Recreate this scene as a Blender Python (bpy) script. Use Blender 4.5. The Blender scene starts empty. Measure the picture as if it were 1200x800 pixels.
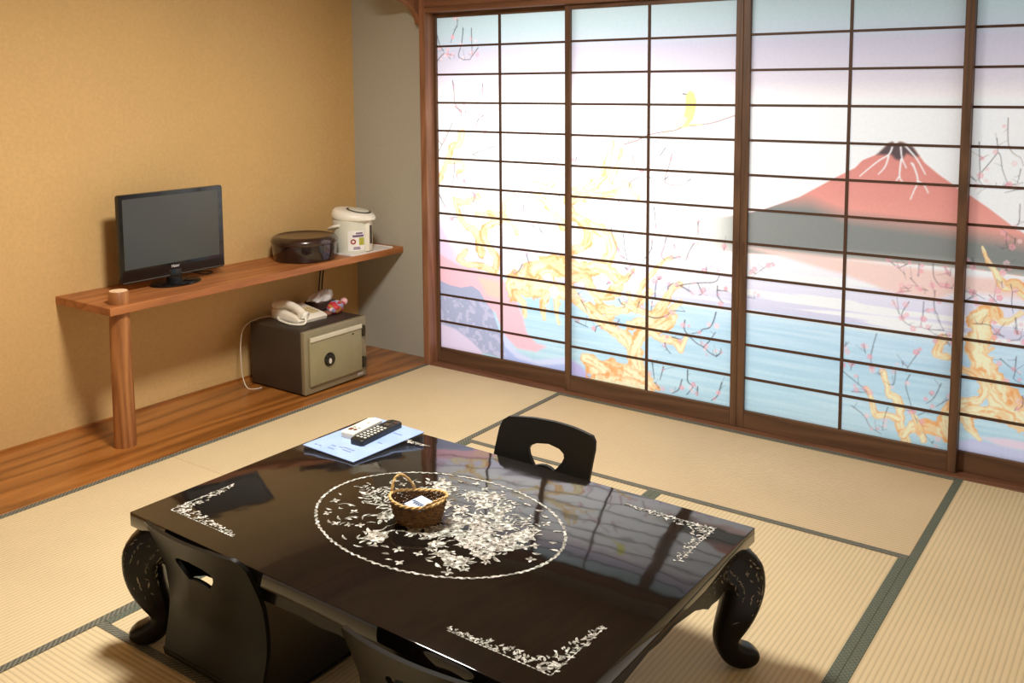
import bpy, bmesh, math, random, json
import numpy as np
from mathutils import Vector, Matrix
random.seed(7)
PI = math.pi
SC = bpy.context.scene
COL = SC.collection

# ------------------------------------------------------------------ materials
def srgb(r, g, b):
    f = lambda c: (c/255/12.92) if c/255 <= .04045 else ((c/255+.055)/1.055)**2.4
    return (f(r), f(g), f(b), 1)

class NT:
    def __init__(s, name):
        s.m = bpy.data.materials.new(name); s.m.use_nodes = True
        s.t = s.m.node_tree; s.t.nodes.clear()
        s.out = s.n('ShaderNodeOutputMaterial')
    def n(s, typ, **kw):
        x = s.t.nodes.new(typ)
        for k, v in kw.items():
            if k[0] == '_': setattr(x, k[1:], v)
            else: x.inputs[k.replace('__', ' ')].default_value = v
        return x
    def l(s, a, b): s.t.links.new(a, b)
    def coord(s, scale=(1, 1, 1), kind='Object'):
        tc = s.n('ShaderNodeTexCoord'); mp = s.n('ShaderNodeMapping')
        mp.inputs['Scale'].default_value = scale
        s.l(tc.outputs[kind], mp.inputs['Vector']); return mp.outputs['Vector']
    def noise(s, vec, scale, detail=4, rough=.55):
        x = s.n('ShaderNodeTexNoise'); x.inputs['Scale'].default_value = scale
        x.inputs['Detail'].default_value = detail; x.inputs['Roughness'].default_value = rough
        s.l(vec, x.inputs['Vector']); return x.outputs['Fac']
    def ramp(s, fac, stops):
        x = s.n('ShaderNodeValToRGB'); e = x.color_ramp.elements
        while len(e) < len(stops): e.new(.5)
        for i, (p, c) in enumerate(stops): e[i].position = p; e[i].color = c
        s.l(fac, x.inputs['Fac']); return x.outputs['Color']
    def math(s, op, a, b=None, c=None):
        x = s.n('ShaderNodeMath', _operation=op)
        for i, v in enumerate((a, b, c)):
            if v is None: continue
            if isinstance(v, (int, float)): x.inputs[i].default_value = v
            else: s.l(v, x.inputs[i])
        return x.outputs[0]
    def bump(s, h, strength=.2, dist=.002):
        x = s.n('ShaderNodeBump'); x.inputs['Strength'].default_value = strength
        x.inputs['Distance'].default_value = dist; s.l(h, x.inputs['Height']); return x.outputs['Normal']
    def bsdf(s, color=None, rough=.5, normal=None, **kw):
        x = s.n('ShaderNodeBsdfPrincipled'); x.inputs['Roughness'].default_value = rough
        if color is not None:
            if isinstance(color, tuple): x.inputs['Base Color'].default_value = color
            else: s.l(color, x.inputs['Base Color'])
        if normal is not None: s.l(normal, x.inputs['Normal'])
        for k, v in kw.items(): x.inputs[k.replace('__', ' ')].default_value = v
        s.l(x.outputs[0], s.out.inputs['Surface']); return x

def plain(name, c, rough=.5, var=.08, nscale=30, bump=.05, bdist=.001, **kw):
    """painted, moulded or woven stuff: one colour with a little mottling and grain"""
    k = NT(name); v = k.coord(); f = k.noise(v, nscale)
    c = srgb(*c); lo = tuple(x*(1-var) for x in c[:3])+(1,); hi = tuple(min(1, x*(1+var)) for x in c[:3])+(1,)
    col = k.ramp(f, [(.3, lo), (.7, hi)])
    k.bsdf(col, rough, k.bump(k.noise(v, nscale*6, 2), bump, bdist), **kw); return k.m

def wood(name, c1, c2, c3, along='Y', scale=9, rough=.4, **kw):
    k = NT(name)
    sc = {'X': (.09, 1, 1), 'Y': (1, .09, 1), 'Z': (1, 1, .09)}[along]
    v = k.coord(sc)
    big = k.noise(v, scale*.5, 2, .4)
    rings = k.math('FRACT', k.math('MULTIPLY', big, 9.0))
    tri = k.math('ABSOLUTE', k.math('SUBTRACT', k.math('MULTIPLY', rings, 2.0), 1.0))
    fine = k.noise(v, scale*14, 3, .6)
    f = k.math('ADD', k.math('MULTIPLY', tri, .55), k.math('MULTIPLY', fine, .5))
    col = k.ramp(f, [(.15, srgb(*c1)), (.55, srgb(*c2)), (.95, srgb(*c3))])
    k.bsdf(col, rough, k.bump(fine, .08, .0006), **kw); return k.m

M = {}
def plaster(name, c, scale, var):
    k = NT(name); v = k.coord()
    a = k.noise(v, 1.3, 3); b = k.noise(v, scale, 5, .7)
    f = k.math('ADD', k.math('MULTIPLY', a, .35), k.math('MULTIPLY', b, .65))
    c = srgb(*c)
    col = k.ramp(f, [(.3, tuple(x*(1-var) for x in c[:3])+(1,)), (.7, tuple(min(1, x*(1+var)) for x in c[:3])+(1,))])
    k.bsdf(col, .9, k.bump(b, .35, .003), Specular__IOR__Level=.15); return k.m
M['orange'] = plaster('orange_plaster', (209, 173, 118), 60, .10)
M['grey'] = plaster('grey_green_plaster', (180, 177, 164), 70, .07)
M['white'] = plaster('off_white_plaster', (214, 205, 186), 60, .04)
M['ceil'] = wood('ceiling_boards', (168, 132, 92), (190, 154, 112), (204, 170, 128), 'Y', 7, .6)

def tatami(name, c):
    k = NT(name); tc = k.n('ShaderNodeTexCoord'); sep = k.n('ShaderNodeSeparateXYZ'); k.l(tc.outputs['Object'], sep.inputs[0])
    x, y = sep.outputs[0], sep.outputs[1]
    wob = k.noise(k.coord((6, .7, 1)), 3, 2)
    xx = k.math('ADD', x, k.math('MULTIPLY', wob, .004))
    rib = k.math('ABSOLUTE', k.math('SINE', k.math('MULTIPLY', xx, PI/.0155)))
    reed = k.math('SINE', k.math('ADD', k.math('MULTIPLY', y, 2*PI/.0042), k.math('MULTIPLY', k.math('FLOOR', k.math('MULTIPLY', xx, 1/.0155)), PI)))
    patch = k.noise(k.coord((1, 1, 1)), 2.2, 3); fine = k.noise(k.coord((60, 300, 1)), 1, 3)
    r2 = k.math('POWER', rib, .55)
    f = k.math('ADD', k.math('ADD', k.math('MULTIPLY', r2, .5), k.math('MULTIPLY', patch, .38)), k.math('MULTIPLY', fine, .22))
    c0 = srgb(*c)
    col = k.ramp(f, [(.12, tuple(v*.58 for v in c0[:3])+(1,)), (.6, tuple(v*.93 for v in c0[:3])+(1,)), (.95, tuple(min(1, v*1.1) for v in c0[:3])+(1,))])
    h = k.math('ADD', rib, k.math('MULTIPLY', reed, .12))
    k.bsdf(col, .62, k.bump(h, .35, .0022), Specular__IOR__Level=.25); return k.m
M['tatami'] = tatami('woven_rush', (216, 196, 157))
M['tatami_aged'] = tatami('aged_woven_rush', (212, 189, 152))

k = NT('woven_edge_cloth'); v = k.coord((1, 1, 1))
ch = k.n('ShaderNodeTexChecker'); ch.inputs['Scale'].default_value = 130
ch.inputs['Color1'].default_value = srgb(70, 78, 66); ch.inputs['Color2'].default_value = srgb(104, 112, 96); k.l(v, ch.inputs['Vector'])
f = k.noise(v, 420, 2)
mx = k.n('ShaderNodeMix', _data_type='RGBA'); mx.inputs[0].default_value = .35
k.l(ch.outputs['Color'], mx.inputs[6]); k.l(k.ramp(f, [(.35, srgb(50, 56, 48)), (.65, srgb(128, 132, 116))]), mx.inputs[7])
k.bsdf(mx.outputs[2], .75, k.bump(f, .3, .001)); M['heri'] = k.m
k = NT('patterned_edge_cloth'); v = k.coord((1, 1, 1))
w = k.n('ShaderNodeTexWave', _wave_type='BANDS', _bands_direction='DIAGONAL'); w.inputs['Scale'].default_value = 40
w.inputs['Distortion'].default_value = 2.5; w.inputs['Detail Scale'].default_value = 6; k.l(v, w.inputs['Vector'])
k.bsdf(k.ramp(w.outputs['Fac'], [(.3, srgb(82, 82, 73)), (.7, srgb(120, 118, 104))]), .75, k.bump(w.outputs['Fac'], .2, .001)); M['heri_pattern'] = k.m

M['board'] = wood('red_brown_board', (108, 62, 22), (158, 98, 42), (182, 120, 60), 'Y', 7, .3, Coat__Weight=.25, Coat__Roughness=.15)
M['shelf'] = wood('shelf_wood', (140, 84, 44), (170, 106, 58), (186, 122, 72), 'Y', 10, .45)
M['post'] = wood('peeled_log', (126, 76, 38), (162, 106, 58), (180, 124, 74), 'Z', 12, .5)
M['endgrain'] = plain('pale_end_grain', (236, 204, 166), .7, .08, 60)
M['frame'] = wood('dark_stained_frame', (74, 51, 35), (97, 69, 49), (111, 80, 58), 'Z', 14, .5)
M['frame_x'] = wood('dark_stained_rail', (74, 51, 35), (97, 69, 49), (111, 80, 58), 'X', 14, .5)
M['jamb'] = wood('jamb_wood', (122, 82, 58), (146, 100, 72), (160, 114, 86), 'Z', 12, .45)
M['beam'] = wood('beam_wood', (100, 66, 46), (122, 82, 58), (136, 94, 70), 'X', 12, .5)
M['kumiko'] = plain('lattice_wood', (78, 52, 36), .6, .1, 40)

# printed paper: the print is stored per vertex as the colour of the ink on the paper
k = NT('printed_paper'); at = k.n('ShaderNodeAttribute', _attribute_name='print')
fib = k.noise(k.coord((1, 1, 1)), 90, 4)
mul = k.n('ShaderNodeMix', _data_type='RGBA', _blend_type='MULTIPLY'); mul.inputs[0].default_value = 1
k.l(at.outputs['Color'], mul.inputs[6]); k.l(k.ramp(fib, [(.3, (.95, .95, .95, 1)), (.7, (1, 1, 1, 1))]), mul.inputs[7])
d = k.n('ShaderNodeBsdfDiffuse'); t = k.n('ShaderNodeBsdfTranslucent'); mxs = k.n('ShaderNodeMixShader'); mxs.inputs[0].default_value = .72
k.l(mul.outputs[2], d.inputs['Color']); k.l(mul.outputs[2], t.inputs['Color'])
k.l(d.outputs[0], mxs.inputs[1]); k.l(t.outputs[0], mxs.inputs[2]); k.l(mxs.outputs[0], k.out.inputs['Surface']); M['paper'] = k.m

def lacquer(name, c, rough, wav):
    k = NT(name); v = k.coord()
    n = k.noise(v, 7, 2, .4); s = k.noise(v, 3, 3)
    c = srgb(*c)
    col = k.ramp(s, [(.3, tuple(x*.85 for x in c[:3])+(1,)), (.7, tuple(x*1.15 for x in c[:3])+(1,))])
    k.bsdf(col, rough, k.bump(n, wav, .01), Coat__Weight=.12 if rough < .1 else .1, Coat__Roughness=rough*.8, Specular__IOR__Level=.40 if rough < .1 else .15); return k.m
M['lacquer'] = lacquer('black_lacquer', (24, 20, 17), .055, .17)
M['lacquer_leg'] = lacquer('black_leg_lacquer', (20, 16, 13), .25, .02)
M['chair'] = lacquer('black_bentwood_lacquer', (20, 19, 16), .36, .02)
k = NT('mother_of_pearl'); v = k.coord((1, 1, 1)); f = k.noise(v, 70, 3, .75); g = k.noise(v, 16, 2)
c1 = k.ramp(f, [(.32, srgb(74, 71, 63)), (.47, srgb(134, 131, 121)), (.56, srgb(198, 197, 190)), (.70, srgb(252, 252, 250))])
c2 = k.ramp(g, [(.3, srgb(250, 240, 236)), (.5, srgb(255, 255, 255)), (.68, srgb(232, 242, 238))])
mx = k.n('ShaderNodeMix', _data_type='RGBA', _blend_type='MULTIPLY'); mx.inputs[0].default_value = .8
k.l(c1, mx.inputs[6]); k.l(c2, mx.inputs[7]); k.bsdf(mx.outputs[2], .35); M['pearl'] = k.m
k = NT('dull_shell_inlay'); f = k.noise(k.coord(), 60, 3)
k.bsdf(k.ramp(f, [(.35, srgb(60, 53, 42)), (.7, srgb(142, 133, 114))]), .4); M['pearl_dull'] = k.m

M['tv'] = plain('gloss_black_plastic', (15, 15, 16), .12, .1, 20, .02)
k = NT('switched_off_screen'); f = k.noise(k.coord(), 3, 2)
k.bsdf(k.ramp(f, [(.3, srgb(58, 60, 57)), (.7, srgb(64, 66, 62))]), .22, Specular__IOR__Level=.6); M['screen'] = k.m
M['mark'] = plain('white_marking', (222, 222, 224), .5, .03)
M['cable'] = plain('black_cable_rubber', (22, 20, 19), .5, .1)
M['lidbox'] = plain('dark_brown_lacquer', (34, 22, 20), .16, .12, 6, .02, Coat__Weight=.5, Coat__Roughness=.08)
M['lidtop'] = plain('brown_lacquer_lid', (52, 34, 27), .24, .12, 6, .02, Coat__Weight=.4, Coat__Roughness=.15)
M['ivory'] = plain('ivory_plastic', (242, 238, 226), .35, .03, 12)
M['potbody'] = plain('pale_green_grey_enamel', (222, 223, 210), .35, .04, 10)
M['paperwhite'] = plain('white_paper', (240, 238, 236), .7, .04, 20)
M['tray'] = plain('white_tray_plastic', (236, 232, 230), .4, .03, 20)
M['darkring'] = plain('dark_grey_plastic', (70, 64, 52), .4, .08, 20)
M['gauge'] = plain('smoky_gauge', (62, 58, 44), .2, .15, 40)
M['purple'] = plain('purple_print', (120, 96, 130), .5, .15, 80)
M['red'] = plain('red_print', (150, 60, 50), .5, .15, 80)
M['lime'] = plain('yellow_green_print', (176, 176, 60), .5, .12, 80)
M['safe'] = plain('dark_brown_safe_paint', (58, 50, 42), .45, .06, 14, .04)
M['safefront'] = plain('taupe_safe_paint', (136, 126, 100), .42, .05, 16, .05)
M['safedoor'] = plain('olive_safe_door_paint', (146, 138, 106), .42, .05, 16, .05)
M['strip'] = plain('pale_metal_strip', (204, 198, 178), .35, .05, 20)
M['hinge'] = plain('dark_hinge_metal', (56, 50, 38), .4, .1, 30, .05, Metallic=.4)
M['chrome'] = plain('keyhole_metal', (226, 222, 214), .3, .05, 20, .02, Metallic=.3)
M['phone'] = plain('cream_phone_plastic', (246, 240, 224), .38, .04, 16)
M['phonedark'] = plain('yellowed_phone_plastic', (206, 186, 138), .45, .06, 30)
M['cord'] = plain('pale_cord_plastic', (224, 214, 196), .5, .04, 30)
M['tissue'] = plain('tissue_paper', (236, 234, 232), .8, .03, 30, .15)
M['tissuebox'] = plain('dark_tissue_box', (62, 42, 32), .5, .1, 20)
k = NT('patterned_cloth'); vor = k.n('ShaderNodeTexVoronoi'); vor.inputs['Scale'].default_value = 52; k.l(k.coord(), vor.inputs['Vector'])
sp = k.n('ShaderNodeSeparateColor'); k.l(vor.outputs['Color'], sp.inputs[0])
rp = k.n('ShaderNodeValToRGB'); rp.color_ramp.interpolation = 'CONSTANT'; e = rp.color_ramp.elements
cs = [(0, srgb(188, 44, 52)), (.36, srgb(236, 214, 214)), (.58, srgb(200, 66, 72)), (.78, srgb(150, 150, 186)), (.9, srgb(176, 128, 60))]
while len(e) < len(cs): e.new(.5)
for i, (p_, c_) in enumerate(cs): e[i].position = p_; e[i].color = c_
k.l(sp.outputs[0], rp.inputs['Fac']); k.bsdf(rp.outputs['Color'], .7); M['cloth'] = k.m
M['pinkball'] = plain('pink_white_cloth', (226, 178, 182), .7, .25, 60)
M['tagcloth'] = plain('brown_ochre_cloth', (132, 84, 66), .7, .3, 70)
k = NT('blue_cover_sheet'); v = k.coord(); f = k.noise(v, 9, 3)
k.bsdf(k.ramp(f, [(.3, srgb(146, 174, 230)), (.7, srgb(168, 192, 240))]), .3); M['folder'] = k.m
M['foldermark'] = plain('grey_blue_print', (120, 134, 176), .5, .08, 30)
M['remoteblack'] = plain('black_remote_plastic', (26, 25, 22), .4, .1, 30)
M['remotewhite'] = plain('cream_remote_plastic', (232, 226, 208), .4, .04, 30)
M['btn_grey'] = plain('grey_rubber_button', (150, 150, 142), .5, .1, 40)
M['btn_pale'] = plain('pale_rubber_button', (206, 206, 200), .5, .1, 40)
M['btn_red'] = plain('brown_red_button', (104, 58, 48), .5, .1, 40)
k = NT('wicker'); v = k.coord(); f = k.noise(v, 90, 3); g = k.noise(v, 14, 2)
mx = k.n('ShaderNodeMix', _data_type='RGBA', _blend_type='MULTIPLY'); mx.inputs[0].default_value = .7
k.l(k.ramp(f, [(.3, srgb(92, 62, 32)), (.7, srgb(150, 110, 62))]), mx.inputs[6]); k.l(k.ramp(g, [(.35, srgb(170, 160, 150)), (.6, (1, 1, 1, 1))]), mx.inputs[7])
k.bsdf(mx.outputs[2], .55); M['wicker'] = k.m
M['rimwicker'] = plain('pale_wicker', (214, 178, 116), .5, .15, 60)
M['sachet'] = plain('pale_blue_sachet_paper', (190, 206, 236), .45, .05, 30)
M['sachetprint'] = plain('navy_print', (92, 104, 128), .5, .2, 80)
M['fill'] = plain('brown_wrapped_sweets', (150, 116, 92), .5, .25, 50)

# ------------------------------------------------------------------ mesh helpers
def new(name, bm, mat, parent=None, smooth=False, loc=None, rot=None):
    me = bpy.data.meshes.new(name)
    bmesh.ops.recalc_face_normals(bm, faces=bm.faces)
    bm.to_mesh(me); bm.free()
    return link(name, me, mat, parent, smooth, loc, rot)
def link(name, me, mat, parent=None, smooth=False, loc=None, rot=None):
    o = bpy.data.objects.new(name, me); COL.objects.link(o)
    if mat is not None: me.materials.append(M[mat] if isinstance(mat, str) else mat)
    if smooth:
        me.shade_smooth()
        if smooth is not True: me.set_sharp_from_angle(angle=math.radians(smooth))
    if parent is not None: o.parent = parent
    if loc is not None: o.location = loc
    if rot is not None: o.rotation_euler = rot
    return o
def tag(o, label=None, cat=None, group=None, kind=None):
    if label: o['label'] = label
    if cat: o['category'] = cat
    if group: o['group'] = group
    if kind: o['kind'] = kind
    return o
def thing(name, label, cat, loc=(0, 0, 0), rz=0, group=None):
    o = bpy.data.objects.new(name, None); COL.objects.link(o)
    o.empty_display_size = .05; o.location = loc; o.rotation_euler = (0, 0, rz)
    return tag(o, label, cat, group)
def struct(name, bm, mat): return tag(new(name, bm, mat), kind='structure')
def B(): return bmesh.new()
def box(bm, x0, x1, y0, y1, z0, z1, bev=0, seg=2, mat=None):
    vs = [bm.verts.new((x, y, z)) for z in (z0, z1) for y in (y0, y1) for x in (x0, x1)]
    fs = [bm.faces.new([vs[i] for i in f]) for f in ((0, 2, 3, 1), (4, 5, 7, 6), (0, 1, 5, 4), (2, 6, 7, 3), (0, 4, 6, 2), (1, 3, 7, 5))]
    if mat is not None: bmesh.ops.transform(bm, matrix=mat, verts=vs)
    if bev:
        es = list({e for f in fs for e in f.edges})
        bmesh.ops.bevel(bm, geom=es, offset=bev, segments=seg, profile=.5, affect='EDGES')
    return bm
def prism(bm, pts, a0, a1, axis='z', bev=0, seg=2):
    """closed outline pts (2-D) pushed along an axis"""
    mk = {'z': lambda p, a: (p[0], p[1], a), 'y': lambda p, a: (p[0], a, p[1]), 'x': lambda p, a: (a, p[0], p[1])}[axis]
    v0 = [bm.verts.new(mk(p, a0)) for p in pts]; v1 = [bm.verts.new(mk(p, a1)) for p in pts]
    n = len(pts); f0 = bm.faces.new(v0[::-1]); f1 = bm.faces.new(v1)
    for i in range(n): bm.faces.new((v0[i], v0[(i+1) % n], v1[(i+1) % n], v1[i]))
    if bev: bmesh.ops.bevel(bm, geom=list(f0.edges)+list(f1.edges), offset=bev, segments=seg, profile=.5, affect='EDGES')
    return bm
def lathe(bm, prof, n=48, c=(0, 0), sx=1, sy=1):
    rings = []
    for r, z in prof:
        if r < 1e-6: rings.append([bm.verts.new((c[0], c[1], z))])
        else: rings.append([bm.verts.new((c[0]+sx*r*math.cos(2*PI*i/n), c[1]+sy*r*math.sin(2*PI*i/n), z)) for i in range(n)])
    for a, b in zip(rings, rings[1:]):
        for i in range(n):
            j = (i+1) % n
            if len(a) == 1 and len(b) > 1: bm.faces.new((a[0], b[j], b[i]))
            elif len(b) == 1 and len(a) > 1: bm.faces.new((a[i], a[j], b[0]))
            elif len(a) > 1: bm.faces.new((a[i], a[j], b[j], b[i]))
    return bm
def smooth_path(pts, n=6):
    P = [Vector(p) for p in pts]; out = []
    for i in range(len(P)-1):
        p0 = P[max(i-1, 0)]; p1 = P[i]; p2 = P[i+1]; p3 = P[min(i+2, len(P)-1)]
        for s in range(n):
            t = s/n
            out.append(.5*((2*p1)+(p2-p0)*t+(2*p0-5*p1+4*p2-p3)*t*t+(3*p1-p0-3*p2+p3)*t**3))
    out.append(P[-1]); return out
def tube(bm, pts, r, n=8, closed=False, cap=True):
    P = [Vector(p) for p in pts]; m = len(P); rr = r if callable(r) else (lambda i: r)
    rings = []; up = Vector((0, 0, 1)); prev = None
    for i in range(m):
        a = P[(i-1) % m] if (closed or i > 0) else P[i]; b = P[(i+1) % m] if (closed or i < m-1) else P[i]
        d = (b-a).normalized()
        if prev is None:
            u = d.cross(up)
            if u.length < 1e-3: u = d.cross(Vector((1, 0, 0)))
            u.normalize()
        else:
            u = prev-d*prev.dot(d); u.normalize()
        prev = u; w = d.cross(u)
        rings.append([bm.verts.new(P[i]+rr(i)*(u*math.cos(2*PI*k/n)+w*math.sin(2*PI*k/n))) for k in range(n)])
    for i in range(m if closed else m-1):
        a, b = rings[i], rings[(i+1) % m]
        for k_ in range(n): bm.faces.new((a[k_], a[(k_+1) % n], b[(k_+1) % n], b[k_]))
    if cap and not closed: bm.faces.new(rings[0][::-1]); bm.faces.new(rings[-1])
    return bm
def rrect(w, h, r, n=5):
    out = []
    for cx, cy, a in ((w/2-r, h/2-r, 0), (-w/2+r, h/2-r, 90), (-w/2+r, -h/2+r, 180), (w/2-r, -h/2+r, 270)):
        for i in range(n+1):
            t = math.radians(a+90*i/n); out.append((cx+r*math.cos(t), cy+r*math.sin(t)))
    return out
def text_mesh(name, s, size, mat, parent, loc, rot, depth=.0006):
    cu = bpy.data.curves.new(name, 'FONT'); cu.body = s; cu.size = size; cu.align_x = 'CENTER'; cu.align_y = 'CENTER'; cu.extrude = depth
    tmp = bpy.data.objects.new(name, cu); COL.objects.link(tmp)
    me = bpy.data.meshes.new_from_object(tmp.evaluated_get(bpy.context.evaluated_depsgraph_get()))
    bpy.data.objects.remove(tmp); bpy.data.curves.remove(cu)
    me.materials.clear()
    return link(name, me, mat, parent, False, loc, rot)

# ------------------------------------------------------------------ the room
XL = lambda y: -.575+.02*y            # orange wall
XE = lambda y: .018+.018*y            # edge between boards and mats
YB0 = -4.7; XR = 3.62; ZC = 2.38
def quadprism(pts, z0, z1): return prism(B(), pts, z0, z1)
struct('floor', quadprism([(-.8, .12), (XR+.1, .12), (XR+.1, YB0-.1), (-.8, YB0-.1)], -.12, -.05), 'tray')
bd = struct('alcove_floor', prism(B(), [(XL(0), 0), (0.0, 0), (XE(-.088)-.0003, -.088), (XE(YB0)-.0003, YB0), (XL(YB0), YB0)], -.05, .002, bev=.002, seg=1), 'board')
struct('wall_left', quadprism([(XL(.1)-.12, .1), (XL(.1), .1), (XL(YB0), YB0), (XL(YB0)-.12, YB0)], -.05, ZC), 'orange')
bm = B(); box(bm, XL(0)-.05, 0.0, 0, .12, -.05, ZC); box(bm, 0.0, XR, 0, .12, 2.1, ZC); struct('wall_back', bm, 'grey')
struct('wall_right', box(B(), XR, XR+.1, YB0, .12, -.05, ZC), 'white')
struct('wall_front', box(B(), -.8, XR, YB0-.1, YB0, -.05, ZC), 'white')
struct('ceiling', box(B(), -.8, XR+.1, YB0-.1, .12, ZC, ZC+.08), 'ceil')
# woodwork round the screens
struct('trim_1', box(B(), 0.0, .042, -.085, .05, 0, 2.1, .004), 'jamb')
struct('trim_2', box(B(), 3.57, XR, -.085, .05, 0, 2.1, .004), 'jamb')
bm = B(); box(bm, .042, 3.57, -.088, .06, 1.897, 1.925, .003); box(bm, .042, 3.57, -.088, .06, 1.925, 2.1, .003)
struct('trim_3', bm, 'beam')
bm = B(); box(bm, .018, 3.6, -.089, .06, -.05, .003, .002)
struct('trim_4', bm, 'beam')
# board hanging over the alcove, its end rounded down on to the jamb
pts = [(-.0, 1.84), (-.058, 1.84)]+[(-.058-.215*(1-math.cos(t)), 1.84+.125*math.sin(t)) for t in [PI/2*i/10 for i in range(1, 11)]]+[(-.36, 1.985), (-.42, 2.04), (-.45, 2.12), (YB0, 2.12), (YB0, ZC), (-.0, ZC)]
struct('trim_5', prism(B(), pts, -.05, -.012, 'x'), 'jamb')
bm = B(); prism(bm, [(XL(0)+.0, 0), (XL(0)+.012, 0), (XL(YB0)+.012, YB0), (XL(YB0), YB0)], .002, .012); struct('baseboard_left', bm, 'board')

# mats: local x runs across the ribs, edging cloth along both long sides
def mat_(x0, x1, y0, y1, label, turned=False, surface='tatami', edge='heri', skew=False):
    cx, cy = (x0+x1)/2, (y0+y1)/2; lx, ly = x1-x0, y1-y0
    if turned: lx, ly = ly, lx
    t = thing('tatami_mat', label, 'tatami mat', (cx, cy, -.05), PI/2 if turned else 0)
    g = .0006; hw = .028
    def fit(o):                                          # side that follows the board edge
        if skew:
            for v in o.data.vertices:
                if v.co.x < -lx/2+hw+.002: v.co.x += XE(cy+v.co.y)-x0
    fit(new('rush_surface', box(B(), -lx/2+g, lx/2-g, -ly/2+g, ly/2-g, 0, .05, .0015, 1), surface, t))
    for s in (-1, 1):
        a, b = sorted((s*(lx/2-.0003), s*(lx/2-hw)))
        fit(new('edging', box(B(), a, b, -ly/2+g, ly/2-g, .0495, .0517, .0008, 1), edge, t))
X1, X2, Y0, Y1, Y2, Y3 = .905, 2.695, -.09, -.86, -1.68, -2.53
mat_(.018, X1, Y2, Y0, 'straw tatami mat beside the wooden floor, nearest the grey wall', edge='heri_pattern', skew=True)
mat_(X1, X2, Y1, Y0, 'long tatami mat lying along the foot of the painted screens', True, 'tatami_aged', 'heri_pattern')
mat_(X2, 3.6, Y2, Y0, 'ribbed tatami mat past the wide green edging, by the red mountain screen')
mat_((X1+X2)/2, X2, Y3, Y1, 'tatami mat under the table leg with the shell inlay, beside wide green edging')
mat_(X1, (X1+X2)/2, Y3, Y1, 'tatami mat mostly hidden beneath the table and the floor chairs')
mat_(-.02, X1, -3.36, Y2, 'tatami mat beside the wooden floor and the shelf post', edge='heri_pattern', skew=True)
mat_(X1, X2, -3.36, Y3, 'tatami mat in the lower corner with the shadow of the table leg', True, 'tatami', 'heri_pattern')

# ------------------------------------------------------------------ the print on the screens
DX = .003; CX0, CZ0 = 0.0, .05; NX, NZ = 1210, 630
XX, ZZ = np.meshgrid(CX0+np.arange(NX)*DX, CZ0+np.arange(NZ)*DX)
rng = np.random.default_rng(3)
def vnoise(sx, sz, seed, octv=3):
    r = np.random.default_rng(seed); out = np.zeros((NZ, NX)); amp = 1; tot = 0
    for o in range(octv):
        gx, gz = XX/sx*2**o, ZZ/sz*2**o
        n0, n1 = int(gx.max())+3, int(gz.max())+3
        g = r.random((n1, n0)); ix, iz = gx.astype(int), gz.astype(int); fx, fz = gx-ix, gz-iz
        fx = fx*fx*(3-2*fx); fz = fz*fz*(3-2*fz)
        out += amp*((g[iz, ix]*(1-fx)+g[iz, ix+1]*fx)*(1-fz)+(g[iz+1, ix]*(1-fx)+g[iz+1, ix+1]*fx)*fz); tot += amp; amp *= .5
    return out/tot
IMG = np.zeros((NZ, NX, 3))
stops = [(.05, (182, 211, 222)), (.20, (186, 215, 227)), (.40, (182, 212, 229)), (.515, (196, 221, 236)), (.545, (208, 206, 226)), (.70, (230, 227, 240)),
         (.80, (246, 242, 244)), (.95, (250, 248, 244)), (1.30, (251, 248, 240)), (1.45, (244, 236, 235)), (1.53, (214, 206, 214)), (1.69, (191, 187, 202)), (1.735, (184, 194, 202)), (1.80, (178, 195, 198)), (1.95, (174, 192, 195))]
zs = [s[0] for s in stops]
for c in range(3): IMG[:, :, c] = np.interp(ZZ, zs, [s[1][c] for s in stops])/255
n1 = vnoise(.5, .018, 11); n2 = vnoise(.25, .012, 12)
st = np.clip((n1-.53)*9, 0, 1)*np.clip((ZZ-.50)/.03, 0, 1)*np.clip((.80-ZZ)/.05, 0, 1)
IMG += (np.array([.99, .985, .99])-IMG)*(st*.9)[..., None]
wv = (np.clip((n2-.5)*4, -1, 1))*np.clip((.53-ZZ)/.03, 0, 1)
IMG += wv[..., None]*np.array([.035, .022, .014])
TG = vnoise(.022, .022, 23); TX = vnoise(.05, .05, 21); TF = vnoise(.014, .05, 22)
def win(xs, zs, pad):
    i0 = max(0, int((min(xs)-pad-CX0)/DX)); i1 = min(NX, int((max(xs)+pad-CX0)/DX)+2)
    j0 = max(0, int((min(zs)-pad-CZ0)/DX)); j1 = min(NZ, int((max(zs)+pad-CZ0)/DX)+2)
    return (slice(j0, j1), slice(i0, i1)) if i1 > i0 and j1 > j0 else None
def segd(X, Z, a, b):
    d = b-a; L2 = max(d@d, 1e-12); t = np.clip(((X-a[0])*d[0]+(Z-a[1])*d[1])/L2, 0, 1)
    return np.hypot(X-a[0]-t*d[0], Z-a[1]-t*d[1]), t
def blend(w, col, al):
    IMG[w] += (np.asarray(col)-IMG[w])*al[..., None]
def poly_alpha(p, soft):
    w = win(p[:, 0], p[:, 1], soft)
    if w is None: return None, None
    X, Z = XX[w], ZZ[w]; ins = np.zeros(X.shape, bool); dm = np.full(X.shape, 9.)
    for a, b in zip(p, np.roll(p, -1, 0)):
        dm = np.minimum(dm, segd(X, Z, a, b)[0])
        if a[1] != b[1]:
            cr = ((a[1] > Z) != (b[1] > Z)) & (X < (b[0]-a[0])*(Z-a[1])/(b[1]-a[1])+a[0]); ins ^= cr
    return w, np.clip(.5+np.where(ins, dm, -dm)/soft, 0, 1)
def smooth2(p, n=5):
    q = smooth_path([(a, b, 0) for a, b in p], n); return np.array([(v.x, v.y) for v in q])
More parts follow.
